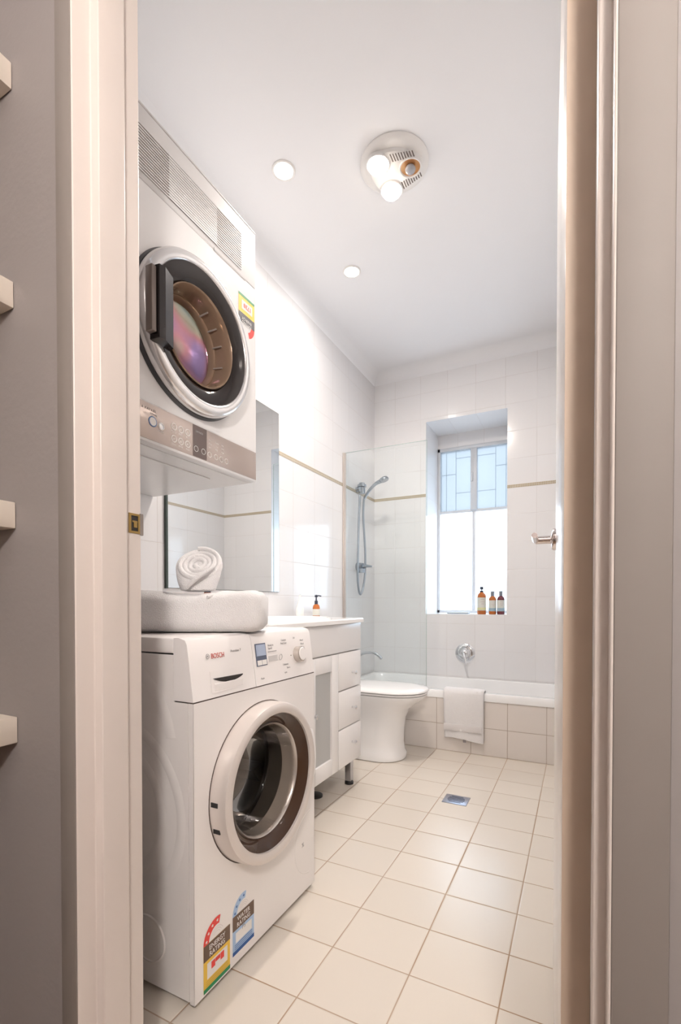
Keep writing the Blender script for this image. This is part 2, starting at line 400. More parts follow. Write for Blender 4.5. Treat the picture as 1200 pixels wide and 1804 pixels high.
# cove cornices
def cornice(name, pts_fn, n=8):
    bm = new_bm(); rows = []
    for k in range(2):
        row = [pts_fn(0, 0, k)]
        for i in range(n + 1):
            a = PI / 2 * i / n
            row.append(pts_fn(.078 * (1 - math.sin(a)), .078 * (1 - math.cos(a)), k))
        rows.append(row)
    loft(bm, rows); return struct(name, bm, M_ceil, 40)
cornice('trim_1', lambda d, h, k: (XL + d, (YD, YB)[k], CEIL - h))
cornice('trim_2', lambda d, h, k: ((XL, XR)[k], YB - d, CEIL - h))
cornice('trim_3', lambda d, h, k: (XR - d, (YD, YB)[k], CEIL - h))
# mosaic borders
def mosaic(name, a, b, m): bm = new_bm(); box(bm, a, b); struct(name, bm, m)
mosaic('trim_4', (XL, YD, 1.764), (XL + .0015, YB, 1.787), M_mosaic2)
mosaic('trim_5', (XL, YB - .0015, 1.764), (WX0, YB, 1.787), M_mosaic)
mosaic('trim_6', (WX1, YB - .0015, 1.764), (XR, YB, 1.787), M_mosaic)
mosaic('trim_7', (XR - .0015, YD, 1.764), (XR, YB, 1.787), M_mosaic2)
# door wall: hall side in a shade-darkened tone, opening between the jambs
bm = new_bm()
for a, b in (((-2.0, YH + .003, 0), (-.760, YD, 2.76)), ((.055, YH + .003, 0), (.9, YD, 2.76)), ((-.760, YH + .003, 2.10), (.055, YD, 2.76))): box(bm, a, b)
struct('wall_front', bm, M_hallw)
# hall shell
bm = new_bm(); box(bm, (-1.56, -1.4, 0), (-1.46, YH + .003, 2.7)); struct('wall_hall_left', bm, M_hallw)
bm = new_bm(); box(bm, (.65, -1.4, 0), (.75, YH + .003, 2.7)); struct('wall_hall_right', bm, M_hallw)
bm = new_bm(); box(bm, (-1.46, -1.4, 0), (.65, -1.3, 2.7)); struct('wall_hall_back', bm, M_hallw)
# jambs and architraves
bm = new_bm(); prism(bm, [(-.7345, YH), (-.7345, .5289), (-.7148, .5289), (-.7148, .5806), (-.7268, .5806), (-.7268, YD), (-.761, YD), (-.761, YH)], 0, 2.10, .0022)
jl = struct('trim_8', bm, M_cream, 40)
bm = new_bm(); prism(bm, [(.0266, YH), (.0266, .5289), (.0148, .5289), (.0148, .5806), (.0266, .5806), (.0266, YD), (.056, YD), (.056, YH)], 0, 2.10, .0018)
struct('trim_9', bm, M_cream, 40)
bm = new_bm(); box(bm, (-.7268, YH, 2.07), (.0266, YD, 2.10)); box(bm, (-.7148, .5289, 2.055), (.0148, .5806, 2.07)); struct('trim_10', bm, M_cream)
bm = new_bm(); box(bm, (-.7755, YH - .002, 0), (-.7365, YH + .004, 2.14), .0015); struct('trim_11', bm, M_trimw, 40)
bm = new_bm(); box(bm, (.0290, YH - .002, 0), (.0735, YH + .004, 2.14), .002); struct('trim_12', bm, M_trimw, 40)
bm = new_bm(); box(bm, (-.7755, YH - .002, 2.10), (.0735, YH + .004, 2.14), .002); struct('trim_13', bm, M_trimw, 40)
# strike plate on the left jamb
bm = new_bm(); sx0 = -.7268; zc = 1.084
for a, b in (((.5925, 1.066), (.6165, 1.070)), ((.5925, 1.098), (.6165, 1.102)), ((.5925, 1.070), (.5975, 1.098)), ((.6125, 1.070), (.6165, 1.098)), ((.6, 1.086), (.611, 1.089))):
    box(bm, (sx0, a[0], a[1]), (sx0 + .0012, b[0], b[1]))
sp_ = obj('strike_plate', bm, M_brass, jl)
bm = new_bm(); box(bm, (sx0, .5975, 1.070), (sx0 + .0003, .6125, 1.098)); obj('strike_recess', bm, M_dark, sp_)
bm = new_bm(); box(bm, (sx0, .603, 1.0765), (sx0 + .0014, .6105, 1.0865), .0005); obj('strike_tongue', bm, M_brass, sp_, label='pale brass latch tongue')
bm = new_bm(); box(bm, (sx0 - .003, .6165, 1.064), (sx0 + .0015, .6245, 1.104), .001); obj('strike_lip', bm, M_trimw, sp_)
# door leaf, open into the bathroom
th_leaf = math.atan2(-.0525 + .0158, 1.33 - .62)
ML = Matrix.Translation((.0157, .622, 0)) @ Matrix.Rotation(math.asin((.0525 - .0158) / .711), 4, 'Z')
bm = new_bm(); box(bm, (-.0315, 0, .012), (0, .705, 2.045), .0012, 2, ML); leaf = struct('door_1', bm, M_leaf, 40)
def LM(bm): bmesh.ops.transform(bm, matrix=ML, verts=bm.verts); return bm
for sgn, nm in ((-1, 'inside'), (1, 'outside')):
    x0 = -.0315 if sgn < 0 else 0
    bm = new_bm(); lathe(bm, [(0, 0), (.0265, 0), (.0265, .006), (.024, .009), (.012, .010), (.010, .012), (.0095, .045), (0, .045)], (x0, .650, 1.094), (sgn, 0, 0), 32)
    tube(bm, [(x0 + sgn * .038, .662, 1.094), (x0 + sgn * .046, .640, 1.094), (x0 + sgn * .046, .555, 1.094)], [.0085, .0075, .0065], 14)
    obj('door_handle', LM(bm), M_pinkchrome, leaf, 40)
bm = new_bm(); box(bm, (-.0311, -.0009, .014), (-.0004, .0, 2.043)); obj('door_edge', LM(bm), mat('tan_door_edge', (.60, .475, .37), .55, var=.08, bump=.05), leaf, label='tan hinge edge of the door')  # thin tan strip laid over the hinge edge of the leaf
bm = new_bm(); box(bm, (-.024, .7045, 1.06), (-.008, .7062, 1.13)); obj('latch_plate', LM(bm), M_brush, leaf)

# bath front wall (tiled hob)
bm = new_bm(); box(bm, (XL, BATH_Y, 0), (XR, BATH_Y + .03, .333)); struct('wall_bath_front', bm, M_apron)

# window
bm = new_bm()
fy0, fy1 = WY - .012, WY + .045
for a, b in (((WX0, fy0, .858), (WX0 + .022, fy1, 2.227)), ((WX1 - .022, fy0, .858), (WX1, fy1, 2.227)), ((WX0, fy0, 2.199), (WX1, fy1, 2.227)), ((WX0, fy0, .858), (WX1, fy1, .882))): box(bm, a, b, .002)
win = struct('window_1', bm, M_alu, 40)
bm = new_bm()
for a, b in (((WX0 + .022, WY, 1.684), (WX1 - .022, WY + .03, 1.706)), ((-.787, fy0 - .002, 1.70), (-.737, WY + .025, 2.199)), ((-.775, WY, .882), (-.749, WY + .02, 1.69))): box(bm, a, b, .002)
obj('window_sash', bm, M_alu, win, 40)
bm = new_bm(); box(bm, (-.782, fy0 - .014, 1.93), (-.768, fy0 - .001, 2.0), .003); obj('window_latch', bm, M_alu, win, 40)
bm = new_bm(); box(bm, (WX0 + .02, WY + .012, 1.705), (WX1 - .02, WY + .016, 2.20)); obj('window_pane', bm, M_frost, win, label='pale blue obscure upper glass')
bm = new_bm(); box(bm, (WX0 + .02, WY + .006, .88), (WX1 - .02, WY + .010, 1.686)); obj('window_pane', bm, M_frost2, win, label='frosted white lower glass')
# security grille outside the window
gr = thing('window_grille', 'faint metal grille of rectangles behind the upper window panes', 'grille', (-.76, 3.99, 1.55))
for X in (-1.0, -.92, -.60, -.52):
    bm = new_bm(); box(bm, (X - .002, 3.984, WZ0), (X + .002, 3.992, 2.227)); obj('upright_bar', bm, M_bars, gr)
for x0, x1, z in ((-.92, -.60, 2.15), (-.92, -.60, 1.86), (WX0, -.92, 2.02), (-.60, WX1, 2.05)):
    bm = new_bm(); box(bm, (x0, 3.984, z - .002), (x1, 3.992, z + .002)); obj('cross_bar', bm, M_bars, gr)

# ---------------------------------------------------------------- hall shelves
for i, zt in enumerate((1.896, 1.511, 1.119, .733, .35)):
    bm = new_bm(); box(bm, (-1.46, -.35, zt - .047), (-.903, YH + .002, zt), .0015)
    lb = ['cream shelf end in the hall, topmost beside the doorway', 'cream shelf end in the hall, second from the top', 'cream shelf end in the hall level with the brass strike plate',
          'cream shelf end in the hall level with the washing machine panel', 'cream shelf near the hall floor, outside the left edge of the photo'][i]
    if i < 4: solo('wall_shelf', bm, M_shelf, (-1.18, .07, zt - .047), lb, 'shelf', 'open shelves in the hall')
    else: bm.free()

# ---------------------------------------------------------------- washing machine
def washer():
    X0, XF, Y0, Y1, ZT = -1.33, -.777, .803, 1.352, .857
    t = thing('washing_machine', 'white front loading washing machine standing on the tiled floor with two towels on top', 'washing machine', (-1.05, 1.07, 0))
    cy, cz, r0 = 1.065, .455, .214
    bm = new_bm(); holed(bm, Y0, Y1, .016, .709, cy, cz, r0, XF)
    bmesh.ops.remove_doubles(bm, verts=bm.verts, dist=1e-6)
    # returns of the front sheet
    lathe(bm, [(r0, 0), (r0, -.02), (.19, -.03)], (XF, cy, cz), 'x', 72)
    box(bm, (XF - .014, Y0, .016), (XF, Y0 + .0008, .709)); box(bm, (XF - .014, Y1 - .0008, .016), (XF, Y1, .709)); box(bm, (XF - .014, Y0, .016), (XF - .0006, Y1, .017))
    f = obj('front_panel', bm, M_app, t, 40)
    bm = new_bm()                                     # cabinet: near side, far side, back, base
    box(bm, (X0, Y0, .02), (XF - .016, Y0 + .004, .7085)); box(bm, (X0, Y0, .7085), (XF - .0605, Y0 + .004, .818)); box(bm, (X0, Y1 - .004, .02), (XF - .016, Y1, .818)); box(bm, (X0, Y0 + .004, .02), (X0 + .004, Y1 - .004, .818)); box(bm, (X0 + .004, Y0 + .004, .02), (XF - .016, Y1 - .004, .024))
    box(bm, (XF - .016, Y0 + .002, .02), (XF - .014, Y0 + .004, .7085))
    side = obj('cabinet', bm, M_app, t)
    bm = new_bm()
    for r, c, z in ((.212, -1.035, .425), (.150, -1.035, .425)):
        lathe(bm, [(r - .006, 0), (r, .0010), (r + .012, .0014), (r + .022, 0)], (c, Y0, z), 'y', 72)
    lathe(bm, [(.052, 0), (.054, .002), (.058, 0)], (-.925, Y0, .128), 'y', 40)
    lathe(bm, [(.200, 0), (.208, .001), (.222, .0013), (.232, 0)], (-1.06, Y0, .585), 'y', 72, a0=R(10), a1=R(80))
    obj('pressed_ring', bm, M_app, side, 40)
    # worktop
    bm = new_bm(); box(bm, (X0, Y0, .821), (XF - .0602, Y1, ZT), .004, 3); obj('top_lid', bm, M_app, t, 40)
    # control fascia, leaning back slightly
    def fx(z): return XF - .020 * max(0, (z - .712)) / .145
    def fascia(y0, y1, bev=.004):
        bm = new_bm()
        prof = [(fx(.712), .712), (fx(.80), .80), (fx(.842) - .001, .842), (fx(.85) - .006, .853), (XF - .045, ZT + .0012), (XF - .06, ZT), (XF - .06, .712)]
        loft(bm, [[(x, y, z) for x, z in prof] for y in (y0, y1)]); return bm
    fs = obj('control_fascia', fascia(1.0385, Y1), M_plas, t, 30)
    dr = obj('detergent_drawer', fascia(Y0, 1.0365), M_plas, t, 30)
    n = Vector((1, 0, .138)).normalized(); upv = Vector((-.138, 0, 1)).normalized()
    def P(y, z, d=.0008): return Vector((fx(z) + d, y, z))
    def plate(bm, y0, y1, z0, z1, d, th=.001):
        a = [P(y0, z0, d), P(y1, z0, d), P(y1, z1, d), P(y0, z1, d)]; b = [q - n * th for q in a]
        loft(bm, [b, a]); return bm
    # recessed drawer pull
    bm = new_bm(); plate(bm, .866, .994, .722, .774, .0012); obj('drawer_pull', bm, M_plas, dr, label='recessed white drawer pull')
    bm = new_bm()
    k = 16; top, bot = [], []
    for i in range(k + 1):
        u = i / k; y = .872 + (.985 - .872) * u; z = .757 - .004 * u
        top.append(P(y, z + .002 * u, .0026)); bot.append(P(y, z - .012 * math.sin(PI * min(1, u * 1.0)) ** .8 , .0026))
    loft(bm, [top, bot], False, False, close=False); obj('pull_opening', bm, M_dark, dr)
    bm = new_bm()
    q = [P(.872, .755 , .0014), P(.985, .752, .0014), P(.985, .727, .0014), P(.872, .727, .0014)]
    box(bm, (fx(.74) + .001, .876, .726), (fx(.74) + .0035, .982, .744), .001); obj('pull_lip', bm, M_plas, dr)
    # lettering and display
    text('lettering', 'BOSCH', M_brand, dr, P(.8755, .8045, .0008), (0, 1, 0), upv, .0175, sx=.84)
    bm = new_bm(); c0 = P(.8635, .811, .001)
    lathe(bm, [(.0046, 0), (.0060, 0), (.0060, .0006), (.0046, .0006)], c0, n, 24, closed=True); lathe(bm, [(0, .0006), (.0025, .0006), (.0025, 0)], c0, n, 16)
    obj('badge', bm, M_greyp, dr)
    text('lettering', 'Avantixx 7', M_greyp, dr, P(.948, .8135, .0006), (0, 1, 0), upv, .0095)
    bm = new_bm(); plate(bm, 1.0500, 1.0985, .764, .826, .0012); obj('display_frame', bm, M_lcdf, fs)
    bm = new_bm(); plate(bm, 1.0530, 1.0955, .792, .8230, .002); obj('display', bm, M_lcd, fs)
    bm = new_bm(); plate(bm, 1.0535, 1.0735, .7665, .780, .002); plate(bm, 1.0755, 1.0955, .7665, .780, .002); obj('display_button', bm, M_white, fs)
    bm = new_bm(); plate(bm, 1.108, 1.152, .772, .7875, .0012); obj('touch_pad', bm, M_greyp if False else mat('pale_grey_print', (.60, .58, .57), .4), fs)
    bm = new_bm(); lathe(bm, [(.0085, 0), (.010, 0), (.010, .0005), (.0085, .0005)], P(1.168, .779), n, 24, closed=True, sx=1, sy=.7); obj('oval_button', bm, M_greyp, fs)
    bm = new_bm(); plate(bm, 1.108, 1.150, .7985, .8005, .0012); obj('print_line', bm, M_greyp, fs)
    for (y, z, s) in ((1.111, .815, 'Ready in'), (1.111, .8065, 'Speed'), (1.180, .8250, 'Cottons'), (1.176, .8160, 'Easy Care'), (1.176, .753, 'Delicates'), (1.285, .8180, 'Mixed'), (1.287, .8065, 'Wool'), (1.289, .795, 'Rapid'), (1.289, .780, 'Rinse'), (1.287, .766, 'Spin'), (1.195, .742, 'Shirts'), (1.062, .7275, 'Aqua'), (1.180, .7295, 'rpm'), (1.245, .8275, 'Off')):
        text('small_print', s, M_greyp, fs, P(y, z, .0004), (0, 1, 0), upv, .0078)
    # programme knob
    bm = new_bm(); lathe(bm, [(0, .020), (.0215, .020), (.0235, .018), (.0245, .0), (.0, 0)], P(1.262, .7785, 0), n, 40)
    kb = obj('programme_knob', bm, M_clear, fs, 40, label='silver rimmed round programme knob')
    bm = new_bm(); lathe(bm, [(0, .0225), (.0185, .0222), (.0205, .020), (0, .0195)], P(1.262, .7785, 0), n, 40); obj('knob_cap', bm, M_plas, kb, 40)
    bm = new_bm(); lathe(bm, [(0, .001), (.0016, .001), (.0016, 0)], P(1.2235, .7785), n, 12); obj('knob_mark', bm, M_seam, fs)
    # seams
    bm = new_bm(); box(bm, (XF - .019, Y0 + .001, .7095), (XF - .001, Y1 - .001, .7115)); obj('seam', bm, M_seam, t)
    # door
    d = obj('door_ring', lathe(new_bm(), [(.190, -.030), (.2075, -.022), (.2115, .0), (.2115, .036), (.2085, .046), (.202, .050), (.188, .050), (.1825, .0465), (.1815, .040), (.180, .0)], (XF, cy, cz), 'x', 96), M_ringg, t, 40, label='warm silver door ring')
    bm = new_bm(); lathe(bm, [(.2145, -.004), (.2122, .0012), (.2118, .0012), (.2112, -.010)], (XF, cy, cz), 'x', 96); obj('door_shadow_gap', bm, M_seam, t, 40)
    bm = new_bm(); lathe(bm, [(.1825, .041), (.170, .034), (.158, .022), (.1515, .012)], (XF, cy, cz), 'x', 96); g = obj('door_tinted_surround', bm, M_brglass, d, 60, label='glossy brown tinted surround')
    bm = new_bm(); lathe(bm, [(.1520, .010), (.1535, .016), (.1510, .019), (.1470, .015), (.1455, .0), (.142, -.03)], (XF, cy, cz), 'x', 80); obj('door_glass_rim', bm, M_clear, d, 60)
    bm = new_bm(); lathe(bm, [(.1470, .012), (.141, -.02), (.128, -.075), (.106, -.098), (.06, -.104), (0, -.106)], (XF, cy, cz), 'x', 64); obj('door_glass', bm, M_bowl, d, 60, label='clear glass bowl of the door')
    # hinge notches on the near side of the ring, finger grip on the far side
    for a in (R(178), R(196)):
        bm = new_bm(); yy, zz = cy + .2117 * math.cos(a), cz + .2117 * math.sin(a)
        box(bm, (XF + .006, yy - .0012, zz - .0055), (XF + .026, yy + .002, zz + .0055)); obj('hinge_notch', bm, M_black, d)
    bm = new_bm(); ring = []
    for i in range(19):
        a = R(28 - 46 * i / 18); ro = .2115 + .016 * min(1, min(i, 18 - i) / 2.0) ; ring.append(a)
        ring[-1] = [(XF + h, cy + rr * math.cos(a), cz + rr * math.sin(a)) for rr, h in ((.207, .012), (ro, .014), (ro + .001, .040), (.207, .0475))]
    loft(bm, ring); obj('door_grip', bm, M_plas, d, 50, label='white finger grip on the door edge')
    # gasket and drum
    bm = new_bm(); lathe(bm, [(.19, -.028), (.172, -.02), (.164, -.03), (.160, -.05), (.166, -.07), (.162, -.09), (.168, -.10)], (XF, cy, cz), 'x', 64); obj('door_gasket', bm, M_rubber, t, 60)
    bm = new_bm(); lathe(bm, [(.166, -.10), (.178, -.12), (.235, -.135), (.235, -.42), (.20, -.44), (0, -.44)], (XF, cy, cz), 'x', 64)
    drm = obj('drum', bm, M_drum, t, 50)
    for kx in range(3):
        a = R(100 + 120 * kx); bm = new_bm(); c_, s_ = math.cos(a), math.sin(a)
        loft(bm, [[(XF + h, cy + (.235 - dd) * c_ - wv * s_, cz + (.235 - dd) * s_ + wv * c_) for dd, wv in ((0, -.032), (.035, -.012), (.05, 0), (.035, .012), (0, .032))] for h in (-.16, -.19, -.37, -.40)])
        obj('drum_paddle', bm, M_drum, drm, 40)
    # drain flap mark and feet
    bm = new_bm(); lathe(bm, [(.098, .0), (.1, .0008), (.102, 0)], (XF, 1.33, .165), 'x', 60, a0=R(95), a1=R(262)); obj('drain_flap_line', bm, M_app, f, 40)
    text('flap_mark', '%', M_greyp, f, (XF + .0004, 1.272, .163), (0, 1, 0), (0, 0, 1), .020)
    for x in (X0 + .05, XF - .06):
        for y in (Y0 + .05, Y1 - .05):
            bm = new_bm(); lathe(bm, [(0, 0), (.02, 0), (.02, .012), (.012, .014), (.012, .022), (0, .022)], (x, y, 0), 'z', 20); obj('foot', bm, M_black, t, 40)
    # rating stickers
    def sticker(name, y0, y1, zb, zt, arc_col, star_col, top, l1, l2, body, foot, inner, red, lab, astart):
        bm = new_bm(); quadx(bm, XF + .0005, y0, y1, zb, zt); s = obj(name, bm, body, t, label=lab)
        h = zt - zb
        bm = new_bm(); quadx(bm, XF + .0008, y0, y1, zt - .038, zt); obj('title_band', bm, M_bandbr, s)
        for j, l in enumerate((l1, l2)):
            text('lettering', l, M_white, s, (XF + .0011, (y0 + y1) / 2, zt - .0180 - .0155 * j), (0, 1, 0), (0, 0, 1), .0165, .0002, 'CENTER', sx=.92)
        bm = new_bm(); quadx(bm, XF + .0008, y0 + .012, y1 - .010, zb + .028, zt - .046); obj('rating_box', bm, inner, s)
        if red:
            bm = new_bm()
            for yy, w_ in ((y0 + .026, .013), (y0 + .058, .013)): quadx(bm, XF + .0012, yy, yy + w_, zb + .045, zb + .062)
            quadx(bm, XF + .0012, y0 + .040, y0 + .057, zb + .052, zb + .062)
            obj('rating_figure', bm, M_red, s)
        else: text('rating_figure', '75', M_greyp, s, (XF + .0011, (y0 + y1) / 2, zb + .050), (0, 1, 0), (0, 0, 1), .016, .0002, 'CENTER')
        bm = new_bm()
        for kk in range(3): quadx(bm, XF + .0010, y0 + .008, y1 - .008, zb + .013 + .005 * kk, zb + .0145 + .005 * kk)
        obj('print_line', bm, mat('pale_ochre_print', (.60, .42, .10), .5) if red else M_dblue, s)
        bm = new_bm(); quadx(bm, XF + .0009, y0, y1, zb, zb + .010); obj('foot_band', bm, foot, s)
        rr = (y1 - y0) / 2; yc = (y0 + y1) / 2
        bm = new_bm(); arc_band(bm, yc, zt, rr * .60, rr, R(astart), R(180), XF + .0002); obj('star_arc', bm, arc_col, s)
        bm = new_bm()
        for kk in range(4):
            a = R(170 - (160 - astart) / 3.0 * kk * .95); py, pz = yc + rr * .8 * math.cos(a), zt + rr * .8 * math.sin(a); ps = []
            for q in range(10):
                rad = .0046 if q % 2 == 0 else .002; b_ = PI / 2 + q * PI / 5; ps.append(bm.verts.new((XF + .001, py + rad * math.cos(b_), pz + rad * math.sin(b_))))
            bm.faces.new(ps)
        obj('star', bm, star_col, s)
        bm = new_bm()
        for kk in range(3): arc_band(bm, yc, zt, rr * (.25 + .11 * kk), rr * (.27 + .11 * kk), R(25), R(150), XF, 16)
        obj('print_line', bm, mat('pale_grey_print2', (.62, .58, .57), .5), s)
    sticker('energy_rating_label', .832, .926, .008 + .013, .146 - .013, M_red, M_white, 0, 'ENERGY', 'RATING', M_yellow, M_green, M_white, True, 'yellow energy rating sticker with a red star arc', 75)
    sticker('water_rating_label', .936, 1.024, .040, .140, M_lblue, M_dblue, 0, 'WATER', 'RATING', M_lblue, M_dblue, M_white, False, 'blue water rating sticker with a pale star arc', 75)
washer()

# ---------------------------------------------------------------- dryer (wall-hung, upside down)
def dryer():
    X0, XF, Y0, Y1, Z0, Z1 = XL + .004, -.995, .79, 1.33, 1.355, 2.20
    t = thing('clothes_dryer', 'white clothes dryer mounted high on the left wall above the washing machine', 'dryer', (X0, 1.06, Z0))
    cy, cz, r0 = 1.036, 1.697, .222
    bm = new_bm(); holed(bm, Y0, Y1, 1.458, 2.012, cy, cz, r0 - .012, XF); lathe(bm, [(r0 - .012, 0), (.19, -.03)], (XF, cy, cz), 'x', 72)
    bmesh.ops.remove_doubles(bm, verts=bm.verts, dist=1e-6); obj('front_panel', bm, M_app2, t, 40)
    bm = new_bm(); box(bm, (X0, Y0, Z0), (XF - .0305, Y0 + .005, Z1)); box(bm, (X0, Y1 - .005, Z0), (XF - .0305, Y1, Z1)); box(bm, (XF - .0305, Y1 - .005, 1.4625), (XF - .0005, Y1, 2.0135)); box(bm, (X0, Y0 + .005, Z0), (XF - .0305, Y1 - .005, Z0 + .005)); box(bm, (X0, Y0, Z1), (XF + .0006, Y1, Z1 + .006), .0025); box(bm, (X0, Y0 + .005, Z0 + .005), (X0 + .004, Y1 - .005, Z1))
    cb = obj('cabinet', bm, M_app2, t, 40)
    bm = new_bm()                                       # pressed shapes on the underside
    box(bm, (-1.44, .86, Z0 - .004), (-1.10, 1.22, Z0 + .001), .0035, 3)
    obj('base_pressing', bm, M_app2, cb)
    bm = new_bm(); box(bm, (XF - .030, Y0, 2.014), (XF, Y1, 2.1995), .003)
    gp = obj('vent_panel', bm, M_app2, t, 40)
    # louvre recess: slats over a dark back
    bm = new_bm(); quadx(bm, XF + .0003, .835, 1.253, 2.032, 2.150); obj('vent_recess', bm, mat('vent_shadow', (.20, .14, .12), .7), gp)
    bm = new_bm()
    for k in range(16):
        z = 2.033 + k * .0076; box(bm, (XF, .835, z), (XF + .0022, 1.253, z + .0036))
    obj('vent_slat', bm, M_app2, gp)
    bm = new_bm()
    for k in range(16):
        z = 2.033 + k * .0076; box(bm, (XF, .945, z), (XF + .0018, 1.135, z + .0066))
    obj('vent_slat', bm, M_app2, gp, label='closed middle run of slats')
    bm = new_bm(); box(bm, (XF + .0005, 1.122, 2.010), (XF + .0012, 1.274, 2.0118)); box(bm, (XF + .0005, 1.122, 2.010), (XF + .0012, 1.1245, 2.020)); box(bm, (XF - .001, Y0, 2.0115), (XF + .0003, 1.12, 2.0135)); obj('filter_cover_line', bm, M_greyp, gp)
    # control panel
    bm = new_bm(); box(bm, (XF - .03, Y0, Z0), (XF, Y1, 1.459), .002);  fr = obj('panel_surround', bm, M_app2, t, 40)
    bm = new_bm(); box(bm, (XF - .001, Y0 + .012, 1.3625), (XF + .001, 1.3285, 1.4555), .0006); cp = obj('control_panel', bm, M_panel, t, 40, label='glossy champagne control panel')
    xf = XF + .0012
    text('lettering', 'FISHER & PAYKEL', mat('dark_print', (.07, .055, .05), .5), cp, (xf, .898, 1.4375), (0, 1, 0), (0, 0, 1), .0085, align='RIGHT', space=1.35)
    bm = new_bm(); box(bm, (xf, 1.030, 1.364), (xf + .0006, 1.0865, 1.4545)); dp = obj('display', bm, M_disp, cp)
    def ring(y, z, r, m, nm='button_ring', w_=.0022, par=cp):
        bm = new_bm(); lathe(bm, [(r - w_, .0012), (r, .0012), (r, 0), (r - w_, 0)], (xf, y, z), 'x', 28, closed=True); return obj(nm, bm, m, par, 40)
    bm = new_bm(); lathe(bm, [(0, .0022), (.0105, .0018), (.0115, 0)], (xf, .886, 1.4115), 'x', 32); pb = obj('power_button', bm, M_white, cp, 40, label='white power button with blue rim')
    ring(.886, 1.4115, .0135, M_bluering, w_=.003)
    bm = new_bm(); lathe(bm, [(0, .0015), (.0075, .0013), (.009, 0)], (xf, .9145, 1.4085), 'x', 28); obj('button', bm, M_ring2, cp, 40)
    ring(.9145, 1.4085, .0105, M_white)
    ys = (.9585, .9835, 1.0095)
    for z in (1.4225, 1.3895):
        for y in ys: ring(y, z, .0098, M_white); 
    for y in ys:
        for z in (1.4225, 1.3895): text('symbol', random.choice('oxvo'), M_white, cp, (xf, y - .003, z - .003), (0, 1, 0), (0, 0, 1), .011)
    for j, y in enumerate(ys):
        for z in (1.4225, 1.3895): text('small_print', ('Cotton', 'Mixed', 'Wool')[j], M_white, cp, (xf, y, z - .0165), (0, 1, 0), (0, 0, 1), .0062, align='CENTER')
    text('small_print', 'POWER', M_greyp, cp, (xf, .878, 1.4285), (0, 1, 0), (0, 0, 1), .0065)
    text('small_print', 'START', M_white, cp, (xf, .905, 1.3925), (0, 1, 0), (0, 0, 1), .0065)
    for y in (1.0425, 1.0725): ring(y, 1.3865, .0085, M_white, w_=.0012, par=cp)
    text('small_print', 'DRYNESS', M_greyp, cp, (xf + .0008, 1.040, 1.4345), (0, 1, 0), (0, 0, 1), .0075)
    for j, y in enumerate((1.0985, 1.1265, 1.1505, 1.174)): ring(y, 1.385 , .0085, M_white, w_=.0013)
    for j in range(9): text('small_print', ('Iron', 'Damp', 'Dry', 'Extra', 'Time', 'Heat', 'Low', 'Med', 'High')[j], M_white, cp, (xf, 1.096 + .028 * (j % 3), 1.427 - .011 * (j // 3)), (0, 1, 0), (0, 0, 1), .0062)
    # door
    d = obj('door_ring', lathe(new_bm(), [(.196, -.02), (.206, -.006), (.214, .004), (.2165, .018), (.2145, .032), (.208, .0415), (.199, .0455), (.1875, .0445), (.1835, .040), (.183, .0)], (XF, cy, cz), 'x', 96), M_ring2, t, 50, label='bright silver door ring')
    bm = new_bm(); lathe(bm, [(.2215, .0006), (.2165, .010), (.212, .004), (.2, -.01)], (XF, cy, cz), 'x', 96); obj('door_shadow_ring', bm, mat('charcoal_ring', (.06, .06, .065), .35), t, 60)
    bm = new_bm(); lathe(bm, [(.184, .040), (.160, .036), (.140, .026), (.1335, .020)], (XF, cy, cz), 'x', 96); obj('door_tinted_surround', bm, M_blkglass, d, 60, label='glossy black tinted surround')
    bm = new_bm(); lathe(bm, [(.1335, .018), (.1365, .028), (.1335, .031), (.130, .026), (.128, .0), (.125, -.03)], (XF, cy, cz), 'x', 80); obj('door_glass_rim', bm, mat('amber_clear_plastic', (.34, .24, .17), .15, metal=.4), d, 60)
    bm = new_bm(); lathe(bm, [(.130, .020), (.127, -.02), (.121, -.055), (.116, -.06), (.0, -.064)], (XF, cy, cz), 'x', 64); obj('door_glass', bm, M_sheen, d, 60, label='door glass with a painted pastel reflection')
    bm = new_bm(); lathe(bm, [(.126, -.030), (.122, -.028), (.118, -.034), (.117, -.052)], (XF, cy, cz), 'x', 80); obj('inner_bezel', bm, mat('amber_clear_plastic', (.34, .24, .17), .15, metal=.4), d, 60)
    for kx, a in enumerate((62, 40, 18, -12)):
        a = R(a); c_, s_ = math.cos(a), math.sin(a); bm = new_bm()
        tube(bm, [(XF + .0, cy + .125 * c_, cz + .125 * s_), (XF - .03, cy + .119 * c_, cz + .119 * s_)], .0025, 8)
        obj('bezel_rib', bm, M_clear, d, 40)
    bm = new_bm(); lathe(bm, [(.188, -.02), (.16, -.03), (.15, -.07), (.152, -.14), (.225, -.16), (.225, -.40)], (XF, cy, cz), 'x', 64); dm = obj('drum', bm, M_brown, t, 60)
    bm = new_bm(); lathe(bm, [(.226, -.385), (.11, -.392), (.10, -.386), (0, -.386)], (XF, cy, cz), 'x', 64); obj('drum_back', bm, M_steel_sheen, dm, 60, label='polished steel drum back with a painted pastel sheen')
    # handle block
    bm = new_bm(); prof = [(.842, XF + .043), (.846, XF + .072), (.862, XF + .076), (.900, XF + .062), (.902, XF + .043)]
    loft(bm, [[(x, y, z) for y, x in prof] for z in (1.592, 1.598, 1.765, 1.772)]); h = obj('door_handle', bm, mat('black_handle_plastic', (.02, .016, .016), .22), d, 30, label='black vertical door handle')
    bm = new_bm(); box(bm, (XF + .043, .828, 1.605), (XF + .066, .8425, 1.765), .002); obj('handle_side', bm, mat('taupe_handle_side', (.22, .18, .16), .3), h, 40)
    # energy label, stuck upside down
    y0, y1 = 1.238, 1.322; zt, zb = 1.957, 1.868
